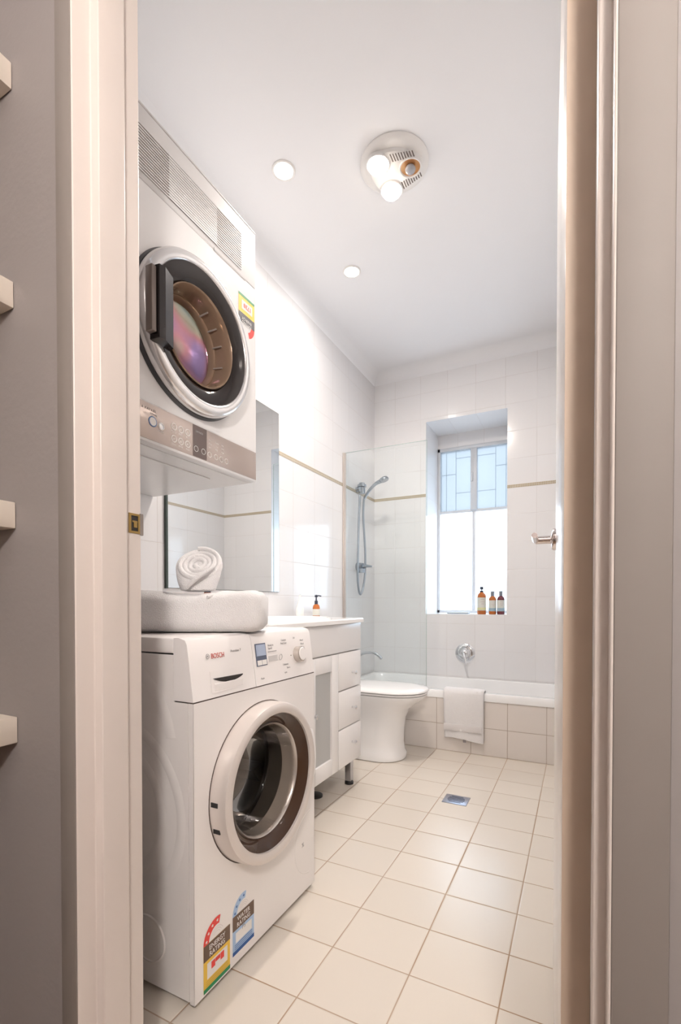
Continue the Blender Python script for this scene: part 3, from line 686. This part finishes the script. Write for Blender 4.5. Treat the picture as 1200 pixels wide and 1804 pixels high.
    bm = new_bm(); quadx(bm, XF + .0005, y0, y1, zb, zt); s = obj('energy_rating_label', bm, M_yellow, t, label='upside-down yellow energy sticker')
    bm = new_bm(); quadx(bm, XF + .0008, y0, y1, zt - .008, zt); obj('foot_band', bm, M_green, s)
    bm = new_bm(); quadx(bm, XF + .0008, y0 + .016, y1 - .012, zt - .048, zt - .018); obj('rating_box', bm, mat('pale_pink_print', (.84, .70, .66), .5), s)
    text('rating_figure', '1738', M_red, s, (XF + .0011, y1 - .018, zt - .026), (0, -1, 0), (0, 0, -1), .020)
    bm = new_bm(); quadx(bm, XF + .0008, y0, y1, zb - .002, zb + .028); obj('title_band', bm, mat('charcoal_print', (.09, .09, .10), .5), s)
    for j, l in enumerate(('ENERGY', 'RATING')): text('lettering', l, M_white, s, (XF + .0011, (y0 + y1) / 2, zb + .016 - .0125 * j), (0, -1, 0), (0, 0, -1), .0135, .0002, 'CENTER')
    bm = new_bm(); arc_band(bm, (y0 + y1) / 2, zb, .024, .042, R(290), R(360), XF); obj('star_arc', bm, M_red, s)
dryer()

# ---------------------------------------------------------------- towels on the washing machine
f2 = Vector((-.449, .893, 0)); r2 = Vector((.893, .449, 0))       # across and along the towel
def folded_towel():
    c = f2 * 1.335 + r2 * -.402; z0 = .8585
    L, D, H = .380, .17, .112
    bm = new_bm(); rings = []
    N, K = 26, 40
    for i in range(N + 1):
        u = i / N; s = -L / 2 + L * u
        e = min(u, 1 - u) * L; k = 1 - .30 * max(0, 1 - e / .030) ** 2.2
        ring = []
        for j in range(K):
            a = 2 * PI * j / K; cc, ss = math.cos(a), math.sin(a)
            y = D / 2 * k * math.copysign(abs(cc) ** .55, cc); z = H / 2 * k * math.copysign(abs(ss) ** .50, ss)
            z += .004 * math.sin(u * 7 + 1) * (1 if ss > 0 else 0) - (.003 if ss > 0 and .30 < u < .55 else 0)
            y += .004 * math.sin(u * 11) * (1 if cc < 0 else .3) + .003 * math.sin(3 * a + u * 5)
            z = max(z, -H / 2)
            p = c + r2 * s + f2 * y; ring.append((p.x, p.y, z0 + H / 2 + z))
        rings.append(ring)
    loft(bm, rings)
    bmesh.ops.smooth_vert(bm, verts=bm.verts, factor=.3, use_axis_x=True, use_axis_y=True, use_axis_z=False)
    o = solo('folded_towel', bm, M_towel, (c.x, c.y, z0), 'large white terry towel folded flat on top of the washing machine', 'towel', smooth=80)
    # fold line that runs down the right end and across the top
    bm = new_bm(); pts = []
    for (s, y, z) in ((.05, -.085, .100), (.075, -.03, .1125), (.10, .03, .1135), (.125, .085, .104)):
        p = c + r2 * s + f2 * y; pts.append((p.x, p.y, z0 + z - .004))
    tube(bm, pts, [.004, .0048, .0048, .004], 10); obj('fold_edge', bm, M_towel, o, 80)
folded_towel()

def rolled_towel():
    # spiral of terry standing on the folded towel, its upper end tipped towards the doorway
    base = f2 * 1.325 + r2 * -.398; z0 = .9705; base = Vector((base.x, base.y, z0))
    tilt = R(50); ax = Vector((0, 0, 1)) * math.cos(tilt) - f2 * math.sin(tilt)       # points up and to the camera
    up2 = r2.copy(); vv = ax.cross(up2)
    top_c = base + Vector((0, 0, .081)) - f2 * .002
    turns, Rr, r_in = 3.9, .0600, .006; th = .0142; n = 200
    bm = new_bm(); rings = []
    for i in range(n + 1):
        u = i / n; a = u * turns * 2 * PI + 2.4; r = r_in + (Rr - r_in) * u ** .9
        wob = 1 + .022 * math.sin(2 * a + 3 * u)
        d = up2 * math.cos(a) + vv * math.sin(a)
        pts = []
        h0 = -.004 * (1 - u) + .0022 * math.sin(1.7 * a + 1)
        for (dr, dh) in ((-th / 2, -.02), (-th / 2, -.004), (-th * .30, 0), (0, .0015), (th * .30, 0), (th / 2, -.004), (th / 2, -.02)):
            pts.append(top_c + d * (r * wob + dr) + ax * (h0 + dh))
        # lower edge runs down to the support for the outer turn, stops short inside
        rings.append([tuple(p) for p in pts])
    loft(bm, rings)
    # outer body from the tipped rim down to the flat foot
    body = []
    for k in range(13):
        v = k / 12; ring = []
        for j in range(56):
            a = 2 * PI * j / 56; top = top_c + (up2 * math.cos(a) + vv * math.sin(a)) * (Rr + .004) + ax * -.008
            bot = base + (up2 * math.cos(a) * .047 + (-f2) * -math.sin(a) * .044) + Vector((0, 0, .004))
            q = top.lerp(bot, v); cen = top_c.lerp(base, v); o_ = (q - cen); o_ *= 1 + .06 * math.sin(PI * v) + .012 * math.sin(3 * a + 4 * v)
            q = cen + o_; q.z = max(q.z, z0); ring.append(tuple(q))
        body.append(ring)
    body.append([tuple(base + Vector((p[0] - base.x, p[1] - base.y, 0)) * .6) for p in body[-1]])
    loft(bm, body)
    o = solo('rolled_towel', bm, M_towel, tuple(base), 'small white terry towel rolled in a spiral, lying on the folded towel', 'towel', smooth=75)
    # diagonal wrap edge
    pts = []
    for s, v in ((.052, .15), (.030, .40), (.004, .66), (-.016, .90)):
        cen = top_c.lerp(base, v); pts.append(cen + r2 * s - f2 * (.059 - .004 * v) * math.sqrt(max(.05, 1 - (s / .06) ** 2)))
    bm = new_bm(); tube(bm, [tuple(p) for p in pts], [.004, .005, .006, .004], 10); obj('wrap_edge', bm, M_towel, o, 80)
rolled_towel()

# ---------------------------------------------------------------- vanity
def vanity():
    Y0, Y1, XF = 1.41, 2.222, -1.0
    t = thing('vanity_cabinet', 'white vanity cabinet with three drawers on metal legs, beyond the washing machine', 'vanity', (-1.24, 1.81, 0))
    bm = new_bm(); box(bm, (XL + .002, Y0, .15), (XF - .018, Y1, .745)); box(bm, (XL + .002, Y0, .745), (XF - .018, Y0 + .016, .842)); box(bm, (XL + .002, Y1 - .016, .745), (XF - .018, Y1, .842)); body = obj('carcass', bm, M_vanity, t)
    bm = new_bm(); box(bm, (XF - .018, Y0, .706), (XF, Y1, .842), .0015); obj('apron', bm, M_vanity, t, 40)
    # door frame with a frosted panel
    def door(y0, y1):
        bm = new_bm()
        for a, b in (((y0, .152), (y0 + .062, .700)), ((y1 - .062, .152), (y1, .700)), ((y0 + .062, .152), (y1 - .062, .224)), ((y0 + .062, .628), (y1 - .062, .700))): box(bm, (XF - .018, a[0], a[1]), (XF, b[0], b[1]), .001)
        d = obj('door', bm, M_vanity, t, 40)
        bm = new_bm(); box(bm, (XF - .014, y0 + .062, .224), (XF - .010, y1 - .062, .628)); obj('door_panel', bm, M_vglass, d, label='grey frosted glass panel')
        bm = new_bm(); lathe(bm, [(0, .028), (.010, .026), (.011, .018), (.006, .012), (.005, 0)], (XF, y0 + .03, .46), 'x', 20); obj('knob', bm, M_chrome, d, 40)
    door(Y0 + .003, 1.685); door(1.690, 1.966)
    for z0, z1, zk in ((.524, .700, .597), (.340, .518, .423), (.152, .334, .250)):
        bm = new_bm(); box(bm, (XF - .018, 1.971, z0), (XF, Y1, z1), .0015); d = obj('drawer', bm, M_vanity, t, 40)
        bm = new_bm(); lathe(bm, [(0, .026), (.006, .0255), (.0095, .023), (.0095, .019), (.006, .013), (.0045, .008), (.006, 0)], (XF, 2.118, zk), 'x', 24); obj('knob', bm, M_chrome, d, 40, label='small chrome knob')
    for x in (-1.06, XL + .06):
        for y in (Y0 + .05, 2.243 - .035):
            bm = new_bm(); box(bm, (x - .016, y - .016, .018), (x + .016, y + .016, .152), .001); lg = obj('leg', bm, M_brush, t, 40)
            bm = new_bm(); lathe(bm, [(0, 0), (.023, 0), (.023, .012), (.014, .020), (0, .020)], (x, y, 0), 'z', 20); obj('foot', bm, M_black, lg, 40)
    # ceramic top with inset basin
    bm = new_bm()
    cx, cy = -1.20, 1.80
    XB, XT = XL + .002, -.982; YA, YT = Y0 - .008, Y1 + .012
    n = 72
    def rect(z, ins=0): 
        out = []
        for i in range(n):
            a = 2 * PI * (i + .5) / n; c, s = math.cos(a), math.sin(a)
            tx = ((XT - ins - cx) / c if c > 1e-9 else (XB + ins * 0 - cx) / c if c < -1e-9 else 1e9); ty = ((YT - ins - cy) / s if s > 1e-9 else (YA + ins - cy) / s if s < -1e-9 else 1e9)
            k = min(tx, ty); out.append((cx + k * c, cy + k * s, z))
        return out
    def ell(rx, ry, z): return [(cx + rx * math.cos(2 * PI * (i + .5) / n), cy + ry * math.sin(2 * PI * (i + .5) / n), z) for i in range(n)]
    loft(bm, [rect(.842), rect(.858), rect(.864, .004), ell(.205, .285, .864), ell(.198, .277, .872), ell(.188, .267, .8735), ell(.178, .256, .868), ell(.165, .24, .83), ell(.12, .18, .775), ell(.03, .04, .755)], False, True)
    obj('basin_top', bm, M_ceram, t, 30, label='white ceramic top with an oval basin')
    # tap at the back of the basin
    bm = new_bm(); tube(bm, [(-1.425, 1.80, .866), (-1.425, 1.80, .93), (-1.40, 1.80, .955), (-1.33, 1.80, .945), (-1.31, 1.80, .925)], [.018, .015, .013, .012, .011], 16)
    tp = obj('tap', bm, M_chrome, t, 50)
    for dy in (-.10, .10):
        bm = new_bm(); lathe(bm, [(0, .05), (.012, .05), (.020, .042), (.020, .03), (.012, .022), (.014, 0), (.024, 0)], (-1.425, 1.80 + dy, .866), 'z', 24); obj('tap_handle', bm, M_chrome, tp, 40)
vanity()

bm = new_bm(); box(bm, (XL + .001, 1.393, 1.0), (XL + .006, 2.195, 1.986))
mi = solo('wall_mirror', bm, M_mirredge, (XL + .001, 1.794, 1.0), 'frameless rectangular mirror on the left wall above the vanity', 'mirror', smooth=None) if False else None
mt = thing('wall_mirror', 'frameless rectangular mirror on the left wall above the vanity', 'mirror', (XL + .001, 1.794, 1.0))
obj('mirror_edge', bm, M_mirredge, mt)
bm = new_bm(); box(bm, (XL + .006, 1.3945, 1.0015), (XL + .0064, 2.1935, 1.9845)); obj('mirror_face', bm, M_mirror, mt)
bm = new_bm(); box(bm, (XL + .0, 1.384, .998), (XL + .0115, 1.3935, 1.988)); obj('mirror_side_strip', bm, M_mirredge, mt, label='dark near edge')

# pump bottles on the vanity
def pump(loc, h, label, rad, m=M_amber, band=True):
    x, y, z = loc; t = thing('pump_bottle', label, 'bottle', loc); hb = h * .60
    bm = new_bm(); lathe(bm, [(0, 0), (rad * .95, 0), (rad, .003), (rad, hb * .72), (rad * .85, hb * .88), (rad * .45, hb * .97), (rad * .40, hb), (0, hb)], loc, 'z', 32); obj('bottle_body', bm, m, t, 40)
    if band:
        bm = new_bm(); lathe(bm, [(rad + .0004, hb * .16), (rad + .0004, hb * .62)], loc, 'z', 32); obj('bottle_label', bm, M_label, t, 40)
    bm = new_bm(); lathe(bm, [(rad * .46, hb * .97), (rad * .46, hb + .014), (rad * .2, hb + .018), (rad * .16, h * .88), (rad * .42, h * .89), (rad * .42, h * .97), (0, h)], loc, 'z', 24)
    tube(bm, [(x, y, z + h * .945), (x + rad * .5, y + rad * .5, z + h * .955), (x + rad * 1.0, y + rad * 1.0, z + h * .93)], .0028, 8)
    obj('pump_head', bm, M_navy, t, 40); return t
pump((-1.20, 2.110, .8645), .118, 'small amber pump bottle with a dark top at the far end of the basin', .0185)
pump((-1.315, 1.605, .8735) if False else (-1.425, 1.560, .8645), .205, 'amber pump bottle seen only as a reflection in the mirror', .030)
bm = new_bm(); lathe(bm, [(0, 0), (.021, 0), (.022, .004), (.022, .045), (.013, .075), (.007, .090), (.0065, .118), (0, .12)], (-1.30, 2.115, .8645), 'z', 32)
solo('white_bottle', bm, M_ceram, (-1.30, 2.115, .8645), 'small plain white bottle beside the amber pump bottle on the vanity', 'bottle')

# dark pad on the floor under the vanity
bm = new_bm(); lathe(bm, [(0, .014), (.030, .013), (.036, .009), (.036, 0), (0, 0)], (-1.135, 1.985, 0), 'z', 32); 
solo('rubber_pad', bm, M_black, (-1.135, 1.985, 0), 'black round rubber pad on the floor beneath the vanity', 'pad')

# ---------------------------------------------------------------- toilet
def toilet():
    cy = 2.715
    t = thing('toilet', 'white ceramic toilet with closed lid between the vanity and the bath', 'toilet', (-1.15, cy, 0))
    def D(xf, xb, hw, z, n=56, e=2.6):
        out = []                                      # rounded front, square back
        xm = xf - hw * 1.05 if xf - hw * 1.05 > xb + .02 else (xf + xb) / 2
        for i in range(n):
            a = -PI / 2 + 2 * PI * i / n; c, s = math.cos(a), math.sin(a)
            hx = (xf - xm) if c >= 0 else (xm - xb); ee = 2.0 if c >= 0 else 6.0
            out.append((xm + hx * math.copysign(abs(c) ** (2 / ee), c), cy + hw * math.copysign(abs(s) ** (2 / max(ee, 2.4)), s), z))
        return out
    xb = -1.36
    bm = new_bm()
    sec = [(-.945, xb, .135, .002), (-.930, xb, .148, .004), (-.928, xb, .150, .03), (-.940, xb, .140, .05), (-.945, xb, .136, .10), (-.942, xb, .137, .18), (-.932, xb, .141, .25), (-.903, xb, .150, .305), (-.845, xb, .168, .350), (-.805, xb, .182, .38), (-.800, xb, .184, .394), (-.808, xb, .176, .397)]
    loft(bm, [D(a, b, c, z) for a, b, c, z in sec]); obj('toilet_pan', bm, M_ceram, t, 60)
    bm = new_bm(); loft(bm, [D(-.797, xb + .05, .186, z) if k else D(-.801, xb + .05, .182, z) for z, k in ((.400, 0), (.402, 1), (.409, 1), (.411, 0))]); obj('toilet_seat', bm, M_ceram, t, 40)
    bm = new_bm(); loft(bm, [D(-.797, xb + .05, .186, .4145), D(-.790, xb + .045, .192, .417), D(-.790, xb + .045, .192, .423), D(-.800, xb + .055, .182, .431), D(-.86, xb + .09, .13, .437), D(-.98, xb + .15, .05, .439)]); obj('toilet_lid', bm, M_ceram, t, 60)
    bm = new_bm(); box(bm, (XL + .002, cy - .185, .40), (xb + .035, cy + .185, .76), .02, 4); box(bm, (XL + .002, cy - .195, .76), (xb + .045, cy + .195, .79), .012, 3); obj('cistern', bm, M_ceram, t, 40)
    for dy in (-.07, .07):
        bm = new_bm(); lathe(bm, [(0, .02), (.012, .018), (.014, 0)], (xb + .07, cy + dy, .425), 'z', 16); obj('lid_hinge', bm, M_plas, t, 40)
toilet()

# ---------------------------------------------------------------- bath
def bath():
    X0, X1, Y0, Y1 = XL + .003, XR - .003, BATH_Y - .004, YB - .003
    t = thing('bathtub', 'white built-in bathtub under the window behind a tiled front', 'bath', (-.7, 3.28, .30))
    cx, cy = (X0 + X1) / 2, (Y0 + Y1) / 2; hx, hy = (X1 - X0) / 2, (Y1 - Y0) / 2; n = 96
    def S(dx, dy, z, e, sx=0): return sq(cx + sx, cy, hx - dx, hy - dy, z, n, e)
    bm = new_bm()
    loft(bm, [S(0, 0, .334, 60), S(0, 0, .372, 60), S(.006, .006, .381, 40), S(.040, .040, .383, 16), S(.052, .050, .378, 12), S(.066, .062, .34, 9), S(.11, .085, .14, 7), S(.14, .11, .095, 6), S(.25, .17, .085, 4)], False, True)
    obj('tub_shell', bm, M_acryl, t, 40)
    bm = new_bm(); lathe(bm, [(0, .012), (.026, .010), (.034, .006), (.034, 0)], (X0 + .080, 3.275, .30), (1, 0, .25), 28); obj('overflow_cap', bm, M_brush, t, 40, label='grey round overflow cover')
bath()
# spout on the left wall above the tub
bm = new_bm(); lathe(bm, [(.0, .008), (.026, .008), (.028, 0)], (XL, 3.272, .545), 'x', 28)
tube(bm, [(XL + .002, 3.272, .545), (-1.42, 3.272, .566), (-1.35, 3.272, .562), (-1.30, 3.272, .525)], [.013, .012, .012, .011], 14)
solo('bath_spout', bm, M_chrome, (XL, 3.272, .545), 'curved chrome bath spout on the left wall behind the glass', 'spout')

# mixer on the window wall
mx_ = thing('bath_mixer', 'round chrome bath mixer on the wall under the window', 'mixer', (-.753, YB, .563))
bm = new_bm(); lathe(bm, [(0, .012), (.045, .012), (.066, .009), (.073, .003), (.073, 0)], (-.753, YB, .563), (0, -1, 0), 48); obj('wall_plate', bm, M_chrome, mx_, 40)
bm = new_bm(); lathe(bm, [(0, .062), (.020, .062), (.030, .052), (.034, .03), (.036, .010)], (-.748, YB, .566), (0, -1, 0), 36); kn = obj('mixer_body', bm, M_chrome, mx_, 50)
bm = new_bm(); tube(bm, [(-.752, YB - .058, .565), (-.742, YB - .072, .530), (-.728, YB - .080, .487)], [.011, .010, .007], 12); obj('mixer_lever', bm, M_chrome, kn, 50)

# shower screen
ss = thing('shower_screen', 'clear fixed glass shower screen on the rim of the bath', 'shower screen', (-1.19, BATH_Y + .02, .384))
GY = BATH_Y + .018
bm = new_bm(); box(bm, (XL + .020, GY - .003, .386), (-.884, GY + .003, 1.998)); obj('glass_panel', bm, M_showerg, ss)
bm = new_bm(); box(bm, (-.8845, GY - .0031, .386), (-.8825, GY + .0031, 1.999)); box(bm, (XL + .02, GY - .0031, 1.997), (-.8825, GY + .0031, 1.999)); obj('glass_edge', bm, M_gedge, ss)
bm = new_bm(); box(bm, (XL + .002, GY - .010, .385), (XL + .007, GY + .010, 2.0)); box(bm, (XL + .016, GY - .006, .385), (XL + .022, GY + .006, 2.0)); box(bm, (XL + .002, GY - .004, .385), (XL + .020, GY - .002, 2.0)); obj('wall_channel', bm, mat('silver_channel', (.62, .58, .55), .3, metal=.7), ss)
bm = new_bm(); box(bm, (-.955, GY - .012, .384), (-.878, GY + .012, .392), .002); obj('bottom_bracket', bm, M_brush, ss)

M_shch = mat('shower_chrome', (.46, .50, .55), .16, metal=1.0); M_shhose = mat('steel_hose', (.36, .39, .43), .35, metal=.9, bump=.4, bscale=300)
# hand shower set on the left wall
sh = thing('hand_shower', 'chrome hand shower on a wall bracket with a long looped hose', 'shower', (XL, 3.23, 1.18))
sx_ = XL + .045
bm = new_bm(); lathe(bm, [(0, .052), (.030, .050), (.030, .030), (.020, .020), (.020, 0)], (XL, 3.232, 1.790), 'x', 28); lathe(bm, [(0, -.024), (.026, -.024), (.026, .020), (0, .024)], (sx_, 3.232, 1.780), 'z', 28); br = obj('wall_bracket', bm, M_shch, sh, 40)
bm = new_bm(); lathe(bm, [(0, .0), (.034, .0), (.034, .016), (.022, .02), (.022, .030), (0, .030)], (sx_, 3.232, 1.805), 'z', 28); obj('bracket_cap', bm, M_shch, br, 40)
bm = new_bm(); tube(bm, [(sx_ + .02, 3.23, 1.715), (sx_ + .055, 3.23, 1.765), (sx_ + .105, 3.23, 1.812), (sx_ + .150, 3.23, 1.832)], [.010, .011, .012, .016], 14); hs = obj('shower_handle', bm, M_shch, sh, 50)
bm = new_bm(); lathe(bm, [(0, -.008), (.032, -.008), (.036, .0), (.030, .014), (.012, .022), (0, .024)], (sx_ + .178, 3.23, 1.838), (-.34, 0, .94), 32, sy=1.0); obj('shower_head', bm, M_shch, hs, 50)
bm = new_bm(); tube(bm, [(sx_ + .018, 3.23, 1.715), (sx_ + .01, 3.235, 1.60), (sx_ + .012, 3.25, 1.45), (sx_ + .015, 3.262, 1.30), (sx_ + .012, 3.262, 1.15), (sx_ + .004, 3.24, 1.045), (sx_, 3.205, 1.005), (sx_, 3.172, 1.05), (sx_, 3.158, 1.16), (sx_ - .003, 3.172, 1.35), (sx_ - .006, 3.19, 1.55), (sx_ - .004, 3.205, 1.74)], .0078, 10); obj('shower_hose', bm, M_shhose, sh, 50)
bm = new_bm(); lathe(bm, [(0, .052), (.026, .050), (.030, .030), (.032, 0)], (XL, 3.245, 1.213), 'x', 32); mb = obj('shower_mixer', bm, M_shch, sh, 40)
bm = new_bm(); tube(bm, [(XL + .05, 3.245, 1.215), (XL + .075, 3.245, 1.217), (XL + .125, 3.245, 1.212)], [.016, .012, .006], 12); obj('mixer_lever', bm, M_shch, mb, 50)
bm = new_bm(); lathe(bm, [(0, 0), (.030, 0), (.030, .030), (0, .030)], (XL + .032, 3.245, 1.168), 'z', 28); obj('outlet_collar', bm, M_shhose, mb, 40)

# ---------------------------------------------------------------- hand towel on the bath rim
def bath_towel():
    X0, X1 = -.762, -.512; yo = BATH_Y - .004
    path = [(yo + .075, .372), (yo + .060, .389), (yo + .035, .394), (yo + .010, .394), (yo - .004, .388), (yo - .010, .372), (yo - .012, .335), (yo - .011, .29), (yo - .013, .24), (yo - .012, .19), (yo - .012, .14), (yo - .011, .085)]
    bm = new_bm(); n = 26; outer, inner = [], []
    for i in range(n + 1):
        u = i / n; x = X0 + (X1 - X0) * u; ro, ri = [], []
        for k, (y, z) in enumerate(path):
            s = max(0, (k - 5) / 6); w_ = .0035 * math.sin(u * 9 + .6) * s + .002 * math.sin(u * 17 + k) * s
            dx = (x + .637) * (-.035 * s) + .004 * s
            bow = .004 if u in (0, 1) else 0
            zz = z - (.010 * (u - .5) * s) + (.006 * math.sin(u * 5) * s)
            ri.append((x + dx, y, zz)); 
            ny, nz = (-.3, .95) if k < 4 else ((-.7, .7) if k == 4 else (-1, 0))
            thk = .010 - (.006 if i in (0, n) else 0)
            ro.append((x + dx, y + ny * thk + (w_ if k > 5 else 0), zz + nz * thk))
        outer.append(ro); inner.append(ri)
    rings = [o + i_[::-1] for o, i_ in zip(outer, inner)]
    loft(bm, rings)
    o = solo('hand_towel', bm, M_towel, (-.637, yo, .385), 'white hand towel hanging over the front rim of the bath', 'towel', smooth=70)
    bm = new_bm(); box(bm, (X0 + .006, yo - .0262, .138), (X1 - .008, yo - .0225, .180), .001)
    obj('woven_band', bm, M_twlb, o, 40, label='flat woven band near the hem')
    bm = new_bm(); box(bm, (-.636, yo - .020, .070), (-.618, yo - .014, .088), .001); obj('care_tag', bm, mat('grey_tag', (.30, .27, .27), .6), o)
bath_towel()

# ---------------------------------------------------------------- toiletries on the sill
def sill_bottle(name, x, rad, h, cap, m, band, label, pumpy=False):
    y = YB + .045; z = WZ0 + .0005; loc = (x, y, z); t = thing(name, label, 'bottle', loc, 'toiletry bottles on the window sill')
    hb = h * .80
    bm = new_bm(); lathe(bm, [(0, 0), (rad * .93, 0), (rad, .004), (rad, hb * .80), (rad * .88, hb * .90), (rad * .5, hb * .98), (rad * .42, hb), (0, hb)], loc, 'z', 36); obj('bottle_body', bm, m, t, 40)
    bm = new_bm(); lathe(bm, [(rad + .0005, hb * .17), (rad + .0005, hb * .76)], loc, 'z', 36); lb = obj('bottle_label', bm, M_label, t, 40)
    bm = new_bm(); lathe(bm, [(rad + .0009, hb * (.18 if not pumpy else .20)), (rad + .0009, hb * (.34 if not pumpy else .30))], loc, 'z', 36); obj('label_band', bm, band, lb, 40)
    for j, (zz, w_) in enumerate(((.66, .6), (.55, .7), (.46, .45))):
        bm = new_bm(); lathe(bm, [(rad + .001, hb * zz), (rad + .001, hb * (zz + .02))], loc, 'z', 20, a0=R(-90 + 22 - 40 * w_), a1=R(-90 + 22 + 40 * w_)); obj('print_line', bm, mat('mauve_print', (.55, .45, .48), .5), lb)
    bm = new_bm()
    if pumpy:
        lathe(bm, [(rad * .40, hb * .98), (rad * .40, hb + .012), (.003, hb + .014), (.003, h * .89), (rad * .40, h * .90), (rad * .36, h), (0, h)], loc, 'z', 20); tube(bm, [(x, y, z + h * .97), (x - .022, y - .006, z + h * .975), (x - .030, y - .008, z + h * .955)], .003, 8)
    else: lathe(bm, [(rad * .48, hb * .98), (rad * .50, h - .002), (rad * .44, h), (0, h)], loc, 'z', 24)
    obj('bottle_cap', bm, cap, t, 40)
sill_bottle('pump_bottle', -.643, .0325, .205, M_navy, M_amber, M_yelband, 'tallest amber pump bottle, left of the three on the window sill', True)
sill_bottle('capped_bottle', -.565, .0265, .170, M_greycap, M_amber, M_blueband, 'amber capped bottle with blue label band, middle of the window sill trio')
sill_bottle('capped_bottle', -.506, .0265, .172, M_greycap, M_amberd, M_blueband, 'dark capped bottle at the right corner of the window sill')
bm = new_bm(); box(bm, (-.925, YB + .13, WZ0 + .0005), (-.760, YB + .21, WZ0 + .0125), .003); solo('soap_dish', bm, M_greycap if False else mat('grey_dish', (.42, .46, .50), .3), (-.84, YB + .17, WZ0 + .0005), 'thin flat grey dish lying on the window sill', 'dish')

# ---------------------------------------------------------------- floor waste
fw = thing('floor_drain', 'square metal drain grate set into the floor tiles', 'drain', (-.513, 2.248, 0))
bm = new_bm(); box(bm, (-.570, 2.197, -.002), (-.456, 2.300, .0025), .0008); obj('drain_frame', bm, mat('steel_drain', (.42, .44, .52), .3, metal=.8), fw, 40)
bm = new_bm()
for k in range(6):
    yy = 2.216 + k * .013; hw = .040 * math.sqrt(max(.1, 1 - ((yy - 2.2485) / .045) ** 2)); box(bm, (-.513 - hw, yy - .0034, .0026), (-.513 + hw, yy + .0034, .003))
obj('drain_slot', bm, mat('drain_slot_dark', (.05, .06, .10), .5), fw)

# ---------------------------------------------------------------- ceiling lights
for i, (x, y) in enumerate(DOWNLIGHTS):
    t = thing('downlight', ['lit round recessed ceiling downlight nearer the doorway', 'lit round recessed ceiling downlight nearer the window'][i], 'downlight', (x, y, CEIL), 'recessed ceiling downlights')
    bm = new_bm(); lathe(bm, [(.050, 0), (.050, -.004), (.046, -.006), (.038, -.004), (.037, 0)], (x, y, CEIL), 'z', 40); obj('trim_ring', bm, M_white, t, 40)
    bm = new_bm(); lathe(bm, [(.042, -.0045), (0, -.005)], (x, y, CEIL), 'z', 40); obj('lens', bm, M_led, t, 40)
    l = lamp('downlight_lamp', 'AREA', (x, y, CEIL - .012), P_DOWN, WHITE, .07)
t = thing('heat_lamp_unit', 'white round ceiling heater fan with two lit bulbs and one unlit', 'ceiling heater', (HEAT[0], HEAT[1], CEIL))
bm = new_bm(); lathe(bm, [(.142, 0), (.143, -.005), (.136, -.012), (.118, -.020), (.0, -.024)], (HEAT[0], HEAT[1], CEIL), 'z', 64); hb = obj('housing', bm, M_white, t, 40)
ang = [(bx - HEAT[0], by - HEAT[1]) for bx, by, l in HEAT_BULBS]
bm = new_bm(); pr = []
for z, s in ((CEIL - .018, 1.0), (CEIL - .034, .97), (CEIL - .038, .90)):
    ring = []
    for i in range(60):
        a = 2 * PI * i / 60; rr = .098
        for ax_, ay_ in ang:
            d_ = abs((a - math.atan2(ay_, ax_) + PI) % (2 * PI) - PI); rr = max(rr, .098 + .024 * math.exp(-(d_ / .38) ** 2))
        ring.append((HEAT[0] + rr * s * math.cos(a), HEAT[1] + rr * s * math.sin(a), z))
    pr.append(ring)
loft(bm, pr); gl = obj('grille_plate', bm, M_white, t, 40)
for sg in (-1, 1):
    bm = new_bm()
    for k in range(9):
        xx = HEAT[0] + .012 + k * .0105; ya, yb_ = HEAT[1] + sg * (.052 - k * .002), HEAT[1] + sg * (.088 - k * .003)
        box(bm, (xx, min(ya, yb_), CEIL - .0388), (xx + .0042, max(ya, yb_), CEIL - .0378))
    obj('grille_slots', bm, mat('slot_shadow', (.14, .11, .10), .8), gl)
for bx, by, lit in HEAT_BULBS:
    bm = new_bm(); lathe(bm, [(.047, -.036), (.046, -.044), (.042, -.044), (.036, -.034)], (bx, by, CEIL), 'z', 36); sk = obj('bulb_socket', bm, M_white if lit else M_white, t, 40)
    bm = new_bm(); lathe(bm, [(.042, -.040), (.034, -.0386), (0, -.0386)], (bx, by, CEIL), 'z', 36); obj('reflector', bm, M_copper, sk, 40)
    if lit:
        bm = new_bm(); lathe(bm, [(.030, -.040), (.038, -.046), (.038, -.054), (.028, -.064), (0, -.070)], (bx, by, CEIL), 'z', 28); obj('heat_bulb', bm, M_bulb, sk, 60, label='glowing heat bulb')
        lamp('heat_bulb_lamp', 'AREA', (bx, by, CEIL - .074), P_HEAT, WARM, .06)
    else:
        bm = new_bm(); lathe(bm, [(.018, -.040), (.022, -.048), (.018, -.056), (0, -.060)], (bx, by, CEIL), 'z', 28); obj('fan_bulb', bm, M_offbulb, sk, 60, label='unlit bulb in an amber socket')
# added, unseen globe behind the camera, brightens washer front and jambs
px_, py_, pz_ = .36, -.72, 1.98
t = thing('added_fill_pendant', 'glowing globe added in the hall as fill light, outside the frame', 'added fill lamp', (px_, py_, 2.70))
bm = new_bm(); lathe(bm, [(0, -.03), (.05, -.025), (.055, 0), (0, 0)], (px_, py_, 2.70), 'z', 32); obj('ceiling_rose', bm, M_plas, t, 40)
bm = new_bm(); tube(bm, [(px_, py_, 2.68), (px_, py_, pz_ + .12)], .003, 8); obj('cord', bm, M_black, t)
bm = new_bm(); lathe(bm, [(0, pz_ + .13), (.03, pz_ + .125), (.04, pz_ + .10), (0, pz_ + .095)], (px_, py_, 0), 'z', 24); obj('lamp_cap', bm, M_brush, t, 40)
bm = new_bm(); lathe(bm, [(0 if k in (0, 16) else .115 * math.sin(PI * k / 16), pz_ - .115 * math.cos(PI * k / 16)) for k in range(17)], (px_, py_, 0), 'z', 32); obj('fill_globe', bm, M_fillglow, t, 60)
